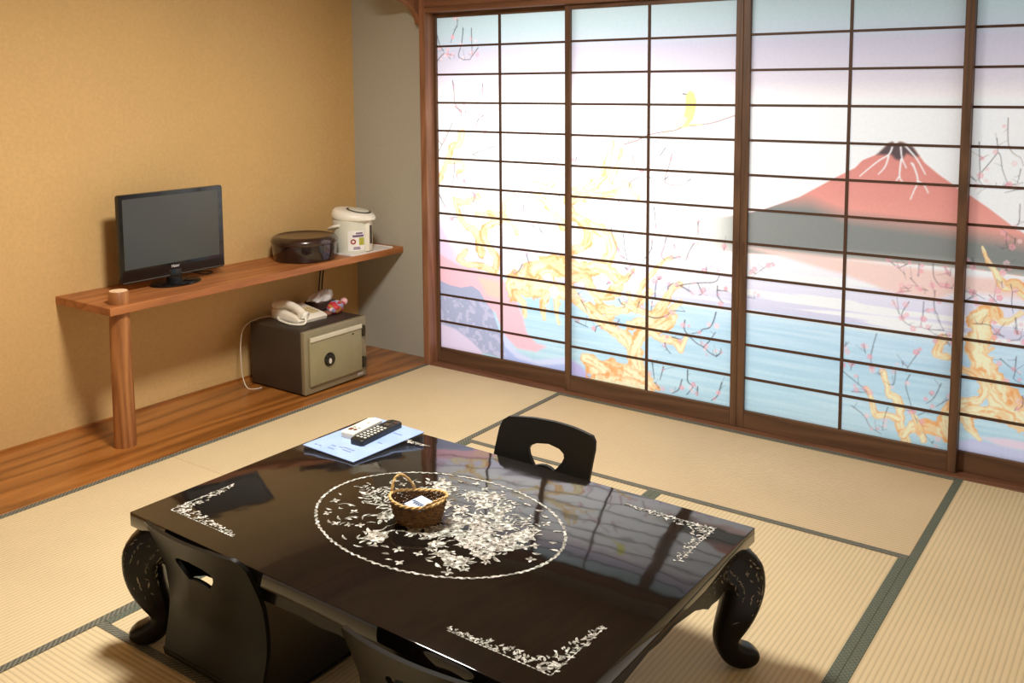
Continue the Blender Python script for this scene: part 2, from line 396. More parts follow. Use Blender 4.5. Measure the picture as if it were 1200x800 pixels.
def line(p, w0, w1, col, al=1):
    w = win(p[:, 0], p[:, 1], max(w0, w1)+.004)
    if w is None: return
    X, Z = XX[w], ZZ[w]; A = np.zeros(X.shape); n = len(p)-1
    for i in range(n):
        d, t = segd(X, Z, p[i], p[i+1]); r = (w0+(w1-w0)*(i+t)/n)/2
        A = np.maximum(A, np.clip((r-d)/.003+.5, 0, 1))
    blend(w, col, A*al)
def blossom(x, z, r, col):
    w = win([x], [z], r*2.4)
    if w is None: return
    X, Z = XX[w]-x, ZZ[w]-z; a0 = rng.random()*6; A = np.zeros(X.shape)
    for i in range(5):
        A = np.maximum(A, np.clip((r*.75-np.hypot(X-r*math.cos(a0+i*1.2566), Z-r*math.sin(a0+i*1.2566)))/.003+.5, 0, 1))
    blend(w, col, A*(.45+.35*rng.random()))
def trunk(p, w0, w1):
    w0, w1 = w0*1.25, w1*1.25
    p = smooth2(p); w = win(p[:, 0], p[:, 1], max(w0, w1)*.9+.01)
    if w is None: return
    X, Z = XX[w], ZZ[w]; best = np.full(X.shape, 9.); n = len(p)-1; side = np.zeros(X.shape); along = np.zeros(X.shape)
    wob = (TX[w]-.5)*1.3+(TG[w]-.5)*.7; s_ = 0; ph = rng.random()*6
    for i in range(n):
        d, t = segd(X, Z, p[i], p[i+1]); r = (w0+(w1-w0)*(i+t)/n)/2*(1+wob)
        q = d/np.maximum(r, .002); dv = p[i+1]-p[i]; ln = np.hypot(*dv)
        sgn = np.sign((X-p[i][0])*dv[1]-(Z-p[i][1])*dv[0]); m_ = q < best
        side = np.where(m_, sgn*q, side); along = np.where(m_, s_+t*ln, along); best = np.minimum(best, q); s_ += ln
    A = np.clip((1-best)*max(w0, w1)*.5/.004+.5, 0, 1)
    brush = np.sin(side*7+ph+2.2*np.sin(along*23+ph)+TG[w]*6)*np.sin(side*3.1-along*14+ph*2)
    e = np.clip((np.abs(side)-.55)/.4, 0, 1)*.55+np.clip(brush-.1, 0, 1)*.75+np.clip((TX[w]-.55)*3, 0, .4)
    e = np.clip(e, 0, 1)[..., None]
    c = np.array([250, 230, 192])/255*(1-e)+np.array([232, 168, 110])/255*e
    blend(w, c, A)
PAINT = json.loads('''[["p",[226,154,143,3],[1584,902,1748,942,1876,976,2042,1044,2189,1133,2265,1176,2292,1207,2357,1238,2392,1280,2406,1285,2418,1276,2433,1286,2446,1284,2483,1267,2529,1207,2583,1163,2627,1133,2682,1091,2751,1045,2835,982,2901,942,2926,781,2883,795,2624,808,2271,802,1837,784,1590,787]],["mountain",[],[2090,1028,2231,978,2588,955,2878,920,1798,780,2271,802,2624,808,2883,795]],["p",[96,82,84,12],[2348,1233,2392,1280,2406,1285,2418,1276,2433,1286,2446,1284,2483,1267,2506,1234,2489,1229,2461,1242,2440,1213,2420,1217,2403,1235,2380,1233]],["l",[250,240,236,6.5],[2406,1264,2394,1235,2358,1210,2317,1174,2285,1143]],["l",[250,240,236,6.5],[2394,1230,2382,1187,2357,1155]],["l",[250,240,236,6.5],[2438,1265,2444,1223,2461,1185]],["l",[250,240,236,6.5],[2441,1218,2437,1151,2449,1130]],["l",[250,240,236,6.5],[2437,1151,2426,1133]],["l",[250,240,236,6.5],[2451,1275,2493,1229,2516,1193,2532,1163]],["l",[250,240,236,6.5],[2485,1201,2500,1163,2505,1131,2493,1097,2481,1063]],["l",[250,240,236,6.5],[2505,1135,2528,1122,2545,1092]],["l",[250,240,236,6.5],[2480,1205,2487,1193]],["p",[244,205,196,22],[1809,811,2237,802,2625,792,2655,776,2912,779,2915,709,2772,713,2658,716,2583,673,2498,682,2408,688,2238,735,2025,773]],["p",[226,206,228,40],[46,800,145,644,173,554,231,504,52,446]],["p",[240,186,196,14],[36,606,202,548,458,530,550,437,604,331,630,245,688,200,751,192,688,155,570,155,483,214,429,330,33,396]],["p",[238,196,178,30],[317,500,458,493,474,395,373,415]],["p",[206,212,240,16],[461,266,494,211,570,136,677,109,916,166,916,79,751,59,471,84]],["p",[176,186,226,14],[483,155,570,100,709,87,916,131,916,53,482,62]],["p",[168,172,198,4],[34,458,124,436,201,431,277,449,328,427,362,381,412,332,439,263,461,220,488,169,488,86,341,95,28,107]],["p",[222,206,228,16],[30,218,168,195,267,149,347,96,312,57,26,49]],["speck",[],[32,372,493,64]],["p",[188,182,226,22],[911,165,975,141,1043,84,911,78]],["p",[198,200,228,14],[2669,110,2735,138,2810,134,2941,123,2945,44,2671,69]],["p",[226,208,222,14],[2765,151,2853,164,2939,163,2941,130,2825,131]],["t",[34,20],[218,1264,200,1210,153,1194,135,1153,105,1096,80,1044,55,983]],["t",[22,14],[140,1107,216,1106,227,1074,186,1059]],["t",[22,34],[323,934,265,903,207,895,167,906]],["t",[24,40],[161,906,189,834,235,777,298,751,331,689,342,631]],["t",[36,30],[477,824,388,785,360,733,398,668,437,613,431,545]],["t",[26,22],[321,844,466,845,542,802,574,765]],["t",[40,24],[227,624,191,588,232,565,352,564,419,543]],["t",[34,26],[854,823,803,879,753,927,691,966]],["t",[16,22],[488,847,500,919,554,953]],["t",[16,34],[854,1078,793,1037,753,1009,691,1018]],["t",[70,80],[529,493,647,560,778,609,896,602]],["t",[90,70],[540,476,673,496,793,489,896,486]],["t",[40,16],[572,439,615,387,620,325]],["t",[44,14],[752,462,731,393,741,333]],["t",[44,14],[813,448,813,378,828,319]],["p",[196,222,236,8],[741,403,767,424,782,395,762,371]],["p",[224,216,232,8],[772,495,813,509,833,481,803,446,772,460]],["t",[60,34],[895,949,954,978,1021,1015,1087,1076,1124,1151,1142,1240]],["t",[26,14],[1143,1063,1179,1153,1196,1210]],["t",[26,18],[935,1010,1021,998,1106,995,1180,1016,1220,1059,1252,1021,1283,995]],["t",[40,60],[895,932,944,885,1012,849,1097,814,1144,769,1145,720,1117,684]],["t",[40,36],[935,884,1002,848,1022,791,993,738,905,705]],["t",[60,36],[905,637,993,621,1079,647,1145,621,1192,577,1183,526]],["t",[40,40],[905,560,993,579,1032,541,1070,504,1146,521,1192,560]],["t",[28,8],[1155,547,1210,591,1246,624,1268,651]],["t",[26,20],[1238,537,1247,501,1243,460]],["t",[44,58],[896,550,935,487,984,446,1042,416,1099,377,1175,342,1235,301,1267,249,1277,192,1250,146]],["t",[26,34],[1061,486,1099,449,1142,413]],["t",[24,44],[1354,555,1265,479,1193,445,1099,440]],["t",[30,24],[1220,477,1293,458,1364,443]],["t",[60,40],[1332,127,1295,195,1281,259,1298,319,1334,358,1409,393,1468,450]],["t",[36,20],[1248,386,1311,407,1382,413,1434,453,1485,508,1510,527]],["t",[40,22],[1355,418,1416,499,1450,559,1471,594,1505,606]],["t",[22,12],[1279,505,1318,591,1371,654,1414,702,1461,727]],["t",[34,18],[1347,368,1400,343,1453,343,1487,332,1509,300,1525,338,1542,377]],["t",[90,80],[1072,140,1176,137,1268,133,1341,104]],["t",[40,60],[994,179,1053,171,1129,133]],["t",[60,60],[1072,76,1190,89,1341,88]],["p",[247,232,140,6],[1518,1465,1538,1488,1559,1480,1572,1443,1568,1397,1557,1359,1532,1332,1491,1316,1457,1323,1478,1350,1511,1374,1519,1416]],["p",[246,238,190,8],[1499,1374,1532,1367,1508,1324,1449,1311,1415,1287,1403,1295,1457,1327]],["l",[96,92,100,7],[1506,1473,1526,1469]],["l",[150,120,122,7],[1210,1238,1272,1256,1338,1285,1403,1299,1466,1308,1508,1324,1569,1333,1650,1346,1709,1365,1756,1381]],["l",[240,214,150,9],[1508,1324,1557,1337,1598,1334]],["t",[20,34],[2402,355,2420,301,2428,267,2455,258,2470,205,2478,150,2499,91]],["t",[14,26],[2338,276,2359,240,2367,192,2385,170,2424,182,2464,175]],["t",[30,44],[2486,109,2517,151,2574,163,2649,147]],["t",[12,24],[2515,214,2535,176,2563,105]],["t",[30,36],[2651,255,2635,203,2655,148]],["t",[26,20],[2623,529,2606,486,2601,458,2638,457]],["t",[70,84],[2740,619,2746,543,2749,477,2766,422,2791,373,2823,332,2854,285,2924,252]],["t",[40,90],[2755,394,2781,331,2837,274,2925,239]],["t",[18,36],[2664,408,2719,401,2756,374,2775,337,2759,300,2712,277,2669,259]],["t",[46,30],[2855,245,2784,257,2725,245,2677,219]],["t",[36,14],[2701,227,2715,189,2734,165,2759,140]],["t",[6,40],[2738,894,2754,853,2779,813,2801,773,2822,749,2862,754,2898,726]],["t",[50,40],[2728,618,2757,642,2792,640]],["t",[26,20],[2788,659,2799,621,2840,620,2878,658]],["w",[3.4,1],[57,1784,76,1728,102,1699]],["w",[3.4,1],[195,1829,169,1787,151,1741]],["w",[3.4,1],[196,1883,197,1833]],["w",[3.4,1],[49,1629,70,1661,112,1685,147,1655]],["w",[3.4,1],[122,1683,172,1673]],["w",[3.4,1],[235,1812,224,1735,201,1672,232,1651,277,1650]],["w",[3.4,1],[332,1709,307,1683,277,1650]],["w",[3.4,1],[160,1541,169,1478,174,1423,219,1376]],["w",[3.4,1],[359,1524,356,1447]],["w",[3.4,1],[289,1810,291,1726,292,1672]],["w",[3.0,1],[174,1406,204,1383,217,1369,194,1281]],["w",[3.0,1],[243,1386,255,1326]],["w",[3.0,1],[340,1381,323,1327,301,1280]],["w",[3.0,1],[365,1364,319,1327]],["w",[3.0,1],[155,1317,110,1241,53,1156]],["w",[3.0,1],[52,1226,78,1199]],["w",[3.0,1],[434,1203,359,1178,300,1159,265,1140]],["w",[3.0,1],[291,1155,333,1133]],["w",[3.0,1],[385,1262,380,1195]],["w",[3.0,1],[492,1258,499,1173]],["w",[3.0,1],[556,1250,499,1186]],["w",[3.0,1],[720,1270,720,1155,747,1095]],["w",[3.0,1],[651,1223,670,1153]],["w",[3.0,1],[751,1220,755,1175]],["w",[3.0,1],[796,1164,804,1107,841,1100,845,1078]],["w",[3.0,1],[555,1089,587,1065]],["w",[3.0,1],[594,1026,634,1012]],["w",[3.0,1],[165,1106,162,1044,150,991]],["w",[3.0,1],[178,1044,186,1017]],["w",[3.0,1],[229,1020,242,993]],["w",[3.0,1],[627,1197,615,1203]],["w",[3.0,1],[567,1169,567,1129]],["w",[3.4,1],[56,932,76,895,96,867]],["w",[3.4,1],[282,952,305,935,289,903,320,902]],["w",[3.4,1],[555,966,585,943,610,927]],["w",[3.4,1],[614,912,617,864,642,839]],["w",[3.4,1],[700,849,703,877,721,881]],["w",[3.4,1],[830,968,843,922]],["w",[3.4,1],[710,799,728,774,770,760]],["w",[3.4,1],[148,794,156,811,180,810]],["w",[3.4,1],[664,808,685,800]],["w",[3.4,1],[630,660,648,607]],["w",[3.4,1],[605,602,582,563,553,544]],["w",[3.4,1],[1255,1188,1267,1147,1302,1110]],["w",[3.4,1],[1423,1229,1397,1194,1376,1189,1365,1155]],["w",[3.4,1],[1237,1041,1248,1066,1279,1081,1302,1094,1349,1089,1383,1083]],["w",[3.4,1],[1456,1203,1442,1148,1421,1082,1451,1062,1506,1065]],["w",[3.4,1],[1549,1092,1528,1078]],["w",[3.4,1],[1337,1140,1302,1110]],["w",[3.4,1],[1369,952,1382,842]],["w",[3.4,1],[1588,906,1588,842]],["w",[3.4,1],[951,1169,946,1148]],["w",[3.4,1],[1421,1085,1446,1104]],["w",[3.4,1],[1178,974,1202,947]],["w",[3.4,1],[1142,847,1154,793,1185,735]],["w",[3.4,1],[1193,712,1235,692]],["w",[3.4,1],[1211,815,1216,751,1231,698]],["w",[3.4,1],[1360,798,1354,751,1310,693]],["w",[3.4,1],[1432,818,1419,767,1408,730,1427,713]],["w",[3.4,1],[1469,726,1504,739]],["w",[3.4,1],[1570,804,1549,770,1529,722]],["w",[3.4,1],[1722,806,1712,786]],["w",[3.4,1],[1485,596,1527,611,1590,625,1665,637,1685,652,1694,675]],["w",[3.4,1],[1506,602,1556,581,1570,567]],["w",[3.4,1],[1590,625,1611,582,1597,570]],["w",[3.4,1],[1611,582,1628,594]],["w",[3.4,1],[1378,526,1381,587,1391,621]],["w",[3.4,1],[1395,619,1406,623]],["w",[3.4,1],[1443,578,1446,591,1471,611]],["w",[3.4,1],[1685,623,1686,578,1713,549]],["w",[3.4,1],[1685,604,1732,606]],["w",[3.4,1],[978,468,1014,413]],["w",[3.4,1],[961,501,969,488]],["w",[3.4,1],[1187,502,1198,483,1221,475,1214,461]],["w",[3.4,1],[1120,563,1140,579]],["w",[3.4,1],[1266,641,1236,607]],["w",[3.4,1],[1220,656,1235,641]],["w",[3.4,1],[1363,511,1358,463]],["w",[3.4,1],[1297,502,1286,470]],["w",[3.4,1],[1633,688,1630,700]],["w",[3.4,1],[1472,789,1479,770]],["w",[3.6,1],[1349,438,1379,435,1415,444,1448,462,1465,481,1529,486]],["w",[3.6,1],[1530,446,1527,406,1545,382,1587,349,1622,335,1657,311,1684,302]],["w",[3.6,1],[1680,503,1668,459,1648,427,1617,416,1607,402,1566,389]],["w",[3.6,1],[1622,335,1649,365,1679,412]],["w",[3.6,1],[1684,302,1704,322,1707,342]],["w",[3.6,1],[1431,325,1439,299,1461,279]],["w",[3.6,1],[1058,324,1066,350,1090,356]],["w",[3.6,1],[945,357,1018,339]],["w",[3.6,1],[1172,368,1191,402]],["w",[3.6,1],[1366,226,1378,147]],["w",[3.6,1],[1425,209,1408,145]],["w",[3.6,1],[1382,127,1404,103]],["w",[3.6,1],[1547,217,1548,163,1573,141,1542,99]],["w",[3.6,1],[1519,165,1502,115,1470,92]],["w",[3.6,1],[1713,187,1694,124,1664,95]],["w",[3.6,1],[1597,146,1596,106]],["w",[3.6,1],[1467,357,1510,354]],["w",[3.6,1],[2409,811,2444,787,2471,764]],["w",[3.6,1],[2479,806,2447,785]],["w",[3.6,1],[2491,751,2521,721]],["w",[3.6,1],[2522,810,2521,762]],["w",[3.6,1],[2573,816,2577,768,2599,735,2623,729,2646,728]],["w",[3.6,1],[2615,808,2635,775,2638,805]],["w",[3.6,1],[2429,653,2455,602]],["w",[3.6,1],[2490,655,2467,611,2468,580,2502,559,2541,560]],["w",[3.6,1],[2544,662,2543,611,2536,559]],["w",[3.6,1],[2581,672,2585,637,2597,614,2607,584,2622,559]],["w",[3.6,1],[2622,559,2564,555,2541,560]],["w",[3.6,1],[2646,542,2625,541,2598,535,2564,555]],["w",[3.6,1],[2584,713,2583,673]],["w",[3.6,1],[2535,712,2559,708]],["w",[3.6,1],[2468,715,2485,706]],["w",[3.6,1],[2450,689,2495,700]],["w",[3.6,1],[2371,508,2352,418,2360,347]],["w",[3.6,1],[2252,456,2246,435]],["w",[3.6,1],[2239,332,2295,295,2335,268,2351,251]],["w",[3.6,1],[2281,252,2335,258]],["w",[3.6,1],[2280,370,2272,338]],["w",[3.6,1],[2449,375,2445,315,2427,307]],["w",[3.6,1],[2534,461,2494,390]],["w",[3.6,1],[2504,362,2489,320,2505,261,2519,217,2538,169]],["w",[3.6,1],[2620,347,2596,285,2568,256]],["w",[3.6,1],[2648,288,2603,250]],["w",[3.6,1],[2586,237,2540,202]],["w",[3.6,1],[2424,212,2413,170,2406,115]],["w",[3.6,1],[2282,191,2332,160,2358,118,2403,97]],["w",[3.6,1],[2472,412,2476,393]],["w",[3.6,1],[2379,350,2398,337]],["w",[3.6,1],[2600,110,2594,99]],["w",[3.6,1],[2634,515,2646,501]],["w",[3.6,1],[2323,447,2330,422]],["w",[3.6,0.7],[2805,1384,2808,1301,2818,1266,2837,1246,2853,1237,2863,1208]],["w",[3.6,0.7],[2711,1292,2718,1177,2717,1147,2732,1126]],["w",[3.6,0.7],[2717,1226,2735,1239]],["w",[3.6,0.7],[2724,1178,2750,1215,2776,1252,2787,1235,2794,1193,2812,1146,2826,1135,2865,1146]],["w",[3.6,0.7],[2771,1306,2777,1252]],["w",[3.6,0.7],[2855,1196,2847,1145]],["w",[3.6,0.7],[2789,1123,2813,1137]],["w",[3.6,0.7],[2732,1123,2789,1123]],["w",[3.6,0.7],[2689,1158,2706,1143]],["w",[3.6,0.7],[2858,1065,2859,999]],["w",[3.6,0.7],[2866,1125,2806,1105]],["w",[3.6,1],[2817,956,2819,902]],["w",[3.6,1],[2848,936,2842,907,2802,892]],["w",[3.6,1],[2853,987,2858,999]],["w",[3.6,1],[2675,716,2712,712,2754,694]],["w",[3.6,1],[2692,683,2728,705]],["w",[3.6,1],[2769,710,2790,693,2796,682]],["w",[3.6,1],[2840,759,2847,732,2846,691,2853,652]],["w",[3.6,1],[2861,636,2868,574]],["w",[3.6,1],[2722,593,2774,595,2795,575,2826,554]],["w",[3.6,1],[2808,807,2825,815]],["w",[3.6,1],[2810,767,2813,742]],["w",[3.6,1],[2704,848,2713,814]],["w",[3.6,1],[2817,845,2826,812]],["w",[3.8,1],[2790,563,2828,559]],["w",[3.8,1],[2851,546,2880,554]],["w",[3.8,1],[2817,471,2844,449,2888,420]],["w",[3.8,1],[2871,487,2868,420,2866,400,2896,385]],["w",[3.8,1],[2898,340,2899,300,2874,279]],["w",[3.8,1],[2870,579,2873,573]],["w",[2.6,1],[1934,754,1881,715,1841,679]],["w",[2.6,1],[1835,712,1861,698]],["w",[2.6,1],[1826,590,1858,588]]]''')
inks = np.array([(92, 90, 102), (110, 96, 100), (80, 86, 92)])/255
for kind, par, fl in PAINT:
    p = np.array(fl, float).reshape(-1, 2)/1000
    if kind == 'p':
        w, A = poly_alpha(p, par[3]/1000)
        if w: blend(w, np.array(par[:3])/255, A)
    elif kind == 't': trunk(p, par[0]/1000, par[1]/1000)
    elif kind == 'l': line(smooth2(p, 4), par[3]/1000, par[3]/1000*.6, np.array(par[:3])/255)
    elif kind == 'speck':
        w = win(p[:, 0], p[:, 1], 0); hit = (TG[w] > .58) & (np.abs(IMG[w][..., 0]-.66) < .04)
        blend(w, np.array((206, 200, 222))/255, hit*.6)
    elif kind == 'mountain':
        top = np.interp(XX, p[:4, 0], p[:4, 1]); bot = np.interp(XX, p[4:, 0], p[4:, 1])
        red = np.abs(IMG-np.array((226, 154, 143))/255).sum(2) < .02
        f = np.clip((top+.035-ZZ)/.075, 0, 1); g = np.clip((ZZ-bot+.005)/.05, 0, 1)
        grey = np.array((134, 136, 132))/255*g[..., None]+np.array((188, 184, 176))/255*(1-g[..., None])
        lft = np.clip((1.84-XX)/.22, 0, 1)[..., None]; grey = grey*(1-lft)+np.array((240, 238, 230))/255*lft
        hi = np.clip((ZZ-1.0)/.42, 0, 1)*red; IMG += (np.array((198, 122, 116))/255-IMG)*(hi*.75)[..., None]
        lo_ = np.clip((1.06-ZZ)/.16, 0, 1)*red; IMG += (np.array((238, 168, 152))/255-IMG)*(lo_*.6)[..., None]
        A = f*red; IMG += (grey-IMG)*A[..., None]
    elif kind == 'w':
        q = smooth2(p, 4); ink = inks[rng.integers(3)]
        bold = 1.45 if q[0][0] < 1.76 else 1.0; line(q, par[0]/1000*bold, .0017*bold, ink*(.8 if bold > 1 else 1), .95 if bold > 1 else .75)
        for s in range(1+len(p)//2):
            i = rng.integers(len(q)); x, z = q[i]+rng.normal(0, .012, 2)
            if rng.random() < par[1]: blossom(x, z,   .004+.004*rng.random(), np.array([(240, 176, 184), (246, 204, 206), (234, 160, 170)][rng.integers(3)])/255)
        for s in range(2):
            i = rng.integers(1, len(q)); d = rng.normal(0, .02, 2); line(np.array([q[i], q[i]+d+(0, .012)]), .0026, .0014, ink, .5)
IMG = np.clip(IMG, 0, 1)
LIN = np.where(IMG <= .04045, IMG/12.92, ((IMG+.055)/1.055)**2.4)
LIN = np.minimum(1, LIN/.84)

def paper_mesh(x0, x1, z0, z1, y):
    nx, nz = int((x1-x0)/DX), int((z1-z0)/DX)
    gx = np.linspace(x0, x1, nx+1); gz = np.linspace(z0, z1, nz+1)
    X, Z = np.meshgrid(gx, gz); nv = X.size
    co = np.stack([X.ravel(), np.full(nv, y), Z.ravel()], 1)
    i = np.arange(nz)[:, None]*(nx+1)+np.arange(nx)[None, :]
    f = np.stack([i, i+1, i+nx+2, i+nx+1], -1).reshape(-1, 4)
    me = bpy.data.meshes.new('paper'); nf = len(f)
    me.vertices.add(nv); me.vertices.foreach_set('co', co.ravel())
    me.loops.add(nf*4); me.loops.foreach_set('vertex_index', f.ravel())
    me.polygons.add(nf); me.polygons.foreach_set('loop_start', np.arange(nf)*4)
    me.update(calc_edges=True)
    fx = np.clip((X.ravel()-CX0)/DX, 0, NX-1.01); fz = np.clip((Z.ravel()-CZ0)/DX, 0, NZ-1.01)
    ix, iz = fx.astype(int), fz.astype(int); a, b = (fx-ix)[:, None], (fz-iz)[:, None]
    c = (LIN[iz, ix]*(1-a)+LIN[iz, ix+1]*a)*(1-b)+(LIN[iz+1, ix]*(1-a)+LIN[iz+1, ix+1]*a)*b
    at = me.attributes.new('print', 'FLOAT_COLOR', 'POINT')
    at.data.foreach_set('color', np.concatenate([c, np.ones((nv, 1))], 1).astype(np.float32).ravel()); me.validate()
    return me
PW, ST, ZT, ZD = .8975, .0326, 1.872, .1493
ZB = ZT-12*ZD+.003
def screen(x0, yf, label):
    t = thing('painted_sliding_screen', label, 'sliding screen', (x0, yf, .003), 0, )
    d = .03; h = ZT+.028-.003; zb = ZB-.003
    for a in (0, PW-ST): new('stile', box(B(), a, a+ST, 0, d, 0, h, .0025), 'frame', t)
    new('top_rail', box(B(), ST, PW-ST, .001, d-.001, ZT-.003, h, .002), 'frame_x', t)
    new('bottom_rail', box(B(), ST, PW-ST, .001, d-.001, 0, zb, .002), 'frame_x', t)
    bm = B(); xm = PW/2; kw = .0060
    box(bm, xm-kw, xm+kw, .004, .0125, zb, ZT-.003)
    for i in range(1, 12):
        z = ZT-.003-i*ZD; box(bm, ST, PW-ST, .0045, .0125, z-.0052, z+.0052)
    new('lattice', bm, 'kumiko', t)
    me = paper_mesh(x0+ST-.004, x0+PW-ST+.004, ZB-.006, ZT+.006, yf+.0135)
    me.transform(Matrix.Translation((-x0, -yf, -.003)))
    link('paper', me, 'paper', t)
    return t
s1 = screen(.026, -.0155, 'painted paper screen beside the grey wall, with a purple rock')
s2 = screen(.891, -.05, 'painted paper screen with a yellow bird above a golden plum tree')
s3 = screen(.891+PW, -.05, 'painted paper screen showing the red mountain peak above blue water')
s4 = screen(.891+2*PW-ST, -.0155, 'painted paper screen cut by the picture edge, with a thick golden trunk')
for s, x in ((s2, PW-ST/2), (s3, ST/2)):
    new('finger_pull', prism(B(), rrect(.014, .06, .006), -.0012, .001, 'y'), 'kumiko', s, loc=(x, 0, .80))

# ------------------------------------------------------------------ shelf on its post
t = thing('wall_shelf', 'red brown wooden wall shelf held up by a log post', 'shelf', (-.257, -1.722, .002))
def loc(p, o): return tuple(a-b for a, b in zip(p, o))
o0 = (-.257, -1.722)
zt = .617
bm = prism(B(), [(XL(-1.80)-o0[0], -1.80-o0[1]), (-.196-o0[0], -1.80-o0[1]), (-.212-o0[0], -.001-o0[1]), (XL(0)-o0[0]+.001, -.001-o0[1])], zt-.036, zt-.002, bev=.003)
new('board', bm, 'shelf', t)
bm = B(); prof = [(0, 0), (.043, 0), (.0455, .02), (.044, .2), (.0425, .4), (.041, .575), (.041, .6), (.040, .650), (.037, .654)]
for i_, (r_q, z_q) in enumerate(prof): prof[i_] = (r_q, z_q if z_q < .5 else z_q+.014)
lathe(bm, prof+[(0, .668)], 28)
for v in bm.verts:
    a = math.atan2(v.co.y, v.co.x); k_ = 1+.03*math.sin(3*a+v.co.z*5)+.02*math.sin(7*a); v.co.x *= k_; v.co.y *= k_
po = new('post', bm, 'post', t, 40)
tag(new('sawn_end', lathe(B(), [(.0, .6695), (.0362, .6695), (.0362, .6675), (0, .6675)], 28), 'endgrain', po), 'pale sawn end of the post')

# ------------------------------------------------------------------ television
tv = thing('television', 'small black flat television switched off on the shelf', 'television', (-.425, -1.335, zt))
TW, TH, tz = .545, .395, .036
bm = B(); prism(bm, rrect(TW, TH, .008), -.012, .012, 'x', .004)
box(bm, -.05, -.011, -TW*.36, TW*.36, -TH*.40, TH*.30, .015)
new('casing', bm, 'tv', tv, 35, (0, 0, tz+TH/2))
new('screen', box(B(), .0115, .0132, -TW/2+.018, TW/2-.026, -TH/2+.062, TH/2-.02, .0005, 1), 'screen', tv, False, (0, 0, tz+TH/2))
new('lower_trim', box(B(), .0115, .0135, -TW/2+.006, TW/2-.006, -TH/2+.004, -TH/2+.009), 'darkring', tv, False, (0, 0, tz+TH/2))
text_mesh('maker_mark', 'Haier', .019, 'mark', tv, (.0136, .0, tz+.046), (PI/2, 0, PI/2))
bm = B(); lathe(bm, [(0, 0), (.105, 0), (.108, .004), (.104, .009), (.06, .014), (0, .015)], 40, (0, 0), .82, 1.15)
new('stand_base', bm, 'tv', tv, 40, (.01, 0, 0))
bm = B(); prism(bm, rrect(.03, .07, .01), .012, tz+.03, 'z', .002); new('stand_neck', bm, 'tv', tv, 40)
bm = B(); tube(bm, smooth_path([(-.03, .06, .07), (-.06, .12, .03), (-.03, .19, .006), (-.06, .25, .006), (-.13, .18, .006), (-.16, .0, .006)], 6), .003, 6)
new('power_cable', bm, 'cable', tv, True)

# ------------------------------------------------------------------ round lidded container
t = thing('lidded_container', 'round dark brown lacquered container with a lid, beside the white water dispenser', 'container', (-.385, -.574, zt))
new('bowl', lathe(B(), [(0, 0), (.150, 0), (.157, .006), (.163, .030), (.166, .060), (.165, .090), (0, .090)], 56), 'lidbox', t, 35)
new('lid', lathe(B(), [(.158, .088), (.170, .089), (.173, .096), (.172, .106), (.167, .116), (.156, .125), (.146, .128), (.139, .123), (.124, .121), (0, .121)], 56), 'lidtop', t, 35)

# ------------------------------------------------------------------ hot water dispenser on a white tray
t = thing('tray', 'white rectangular tray under the hot water dispenser', 'tray', (-.318, -.232, zt))
bm = B(); prism(bm, rrect(.196, .325, .012), 0, .006, 'z', .0015)
for s in (-1, 1):
    box(bm, -.09, .09, s*.158-.004, s*.158+.004, .004, .009, .002)
new('tray_plate', bm, 'tray', t)
pt = thing('water_dispenser', 'off white electric hot water dispenser standing on the tray', 'water dispenser', (-.330, -.286, zt+.0063), math.radians(18))
def oval(r, z, ex=1.0, off=0, n=40, sq=.0):
    return [(off+r*ex*math.cos(2*PI*i/n), r*math.sin(2*PI*i/n), z) for i in range(n)]
def loft(bm, rings, cap=True):
    R = [[bm.verts.new(p) for p in r] for r in rings]; n = len(R[0])
    for a, b in zip(R, R[1:]):
        for i in range(n): bm.faces.new((a[i], a[(i+1) % n], b[(i+1) % n], b[i]))
    if cap: bm.faces.new(R[0][::-1]); bm.faces.new(R[-1])
    return bm
new('body', loft(B(), [oval(.094, 0), oval(.099, .008), oval(.099, .05), oval(.100, .12), oval(.101, .178)]), 'potbody', pt, 40)
def lidring(r, z0, tilt, nose):
    out = []
    for i in range(40):
        a = 2*PI*i/40; x, y = r*math.cos(a), r*math.sin(a)
        if x > 0: x *= 1+nose; y *= 1-.12*(x/(r*(1+nose)))**2
        out.append((x, y, z0-tilt*x))
    return out
new('lid', loft(B(), [lidring(.101, .178, .06, .30), lidring(.105, .184, .06, .34), lidring(.105, .200, .09, .34), lidring(.099, .216, .12, .33), lidring(.086, .225, .14, .30), lidring(.06, .229, .15, .25)]), 'ivory', pt, 40)
bm = B(); lathe(bm, [(0, 0), (.066, 0), (.070, .003), (.066, .006), (0, .006)], 36, (0, 0), 1, .84)
rg = new('push_plate_rim', bm, 'darkring', pt, 40, (.046, 0, .2195), (0, .17, 0))
new('push_plate', lathe(B(), [(0, 0), (.058, 0), (.058, .008), (.053, .0095), (0, .0095)], 36, (0, 0), 1, .84), 'potbody', rg, 40)
bm = B(); box(bm, .084, .116, -.026, .026, .004, .172, .008); new('front_column', bm, 'ivory', pt, 40)
new('water_gauge', box(B(), .1155, .1175, -.014, .011, .045, .145, .002), 'gauge', pt)
bm = B(); tube(bm, smooth_path([(-.02, -.100, .150), (-.055, -.104, .143), (-.100, -.070, .125), (-.116, 0, .118), (-.100, .070, .125), (-.055, .104, .143), (-.02, .100, .150)], 6), lambda i: .008, 8)
for v in bm.verts: v.co.z = .13+(v.co.z-.13)*1.0
new('carry_handle', bm, 'ivory', pt, True)
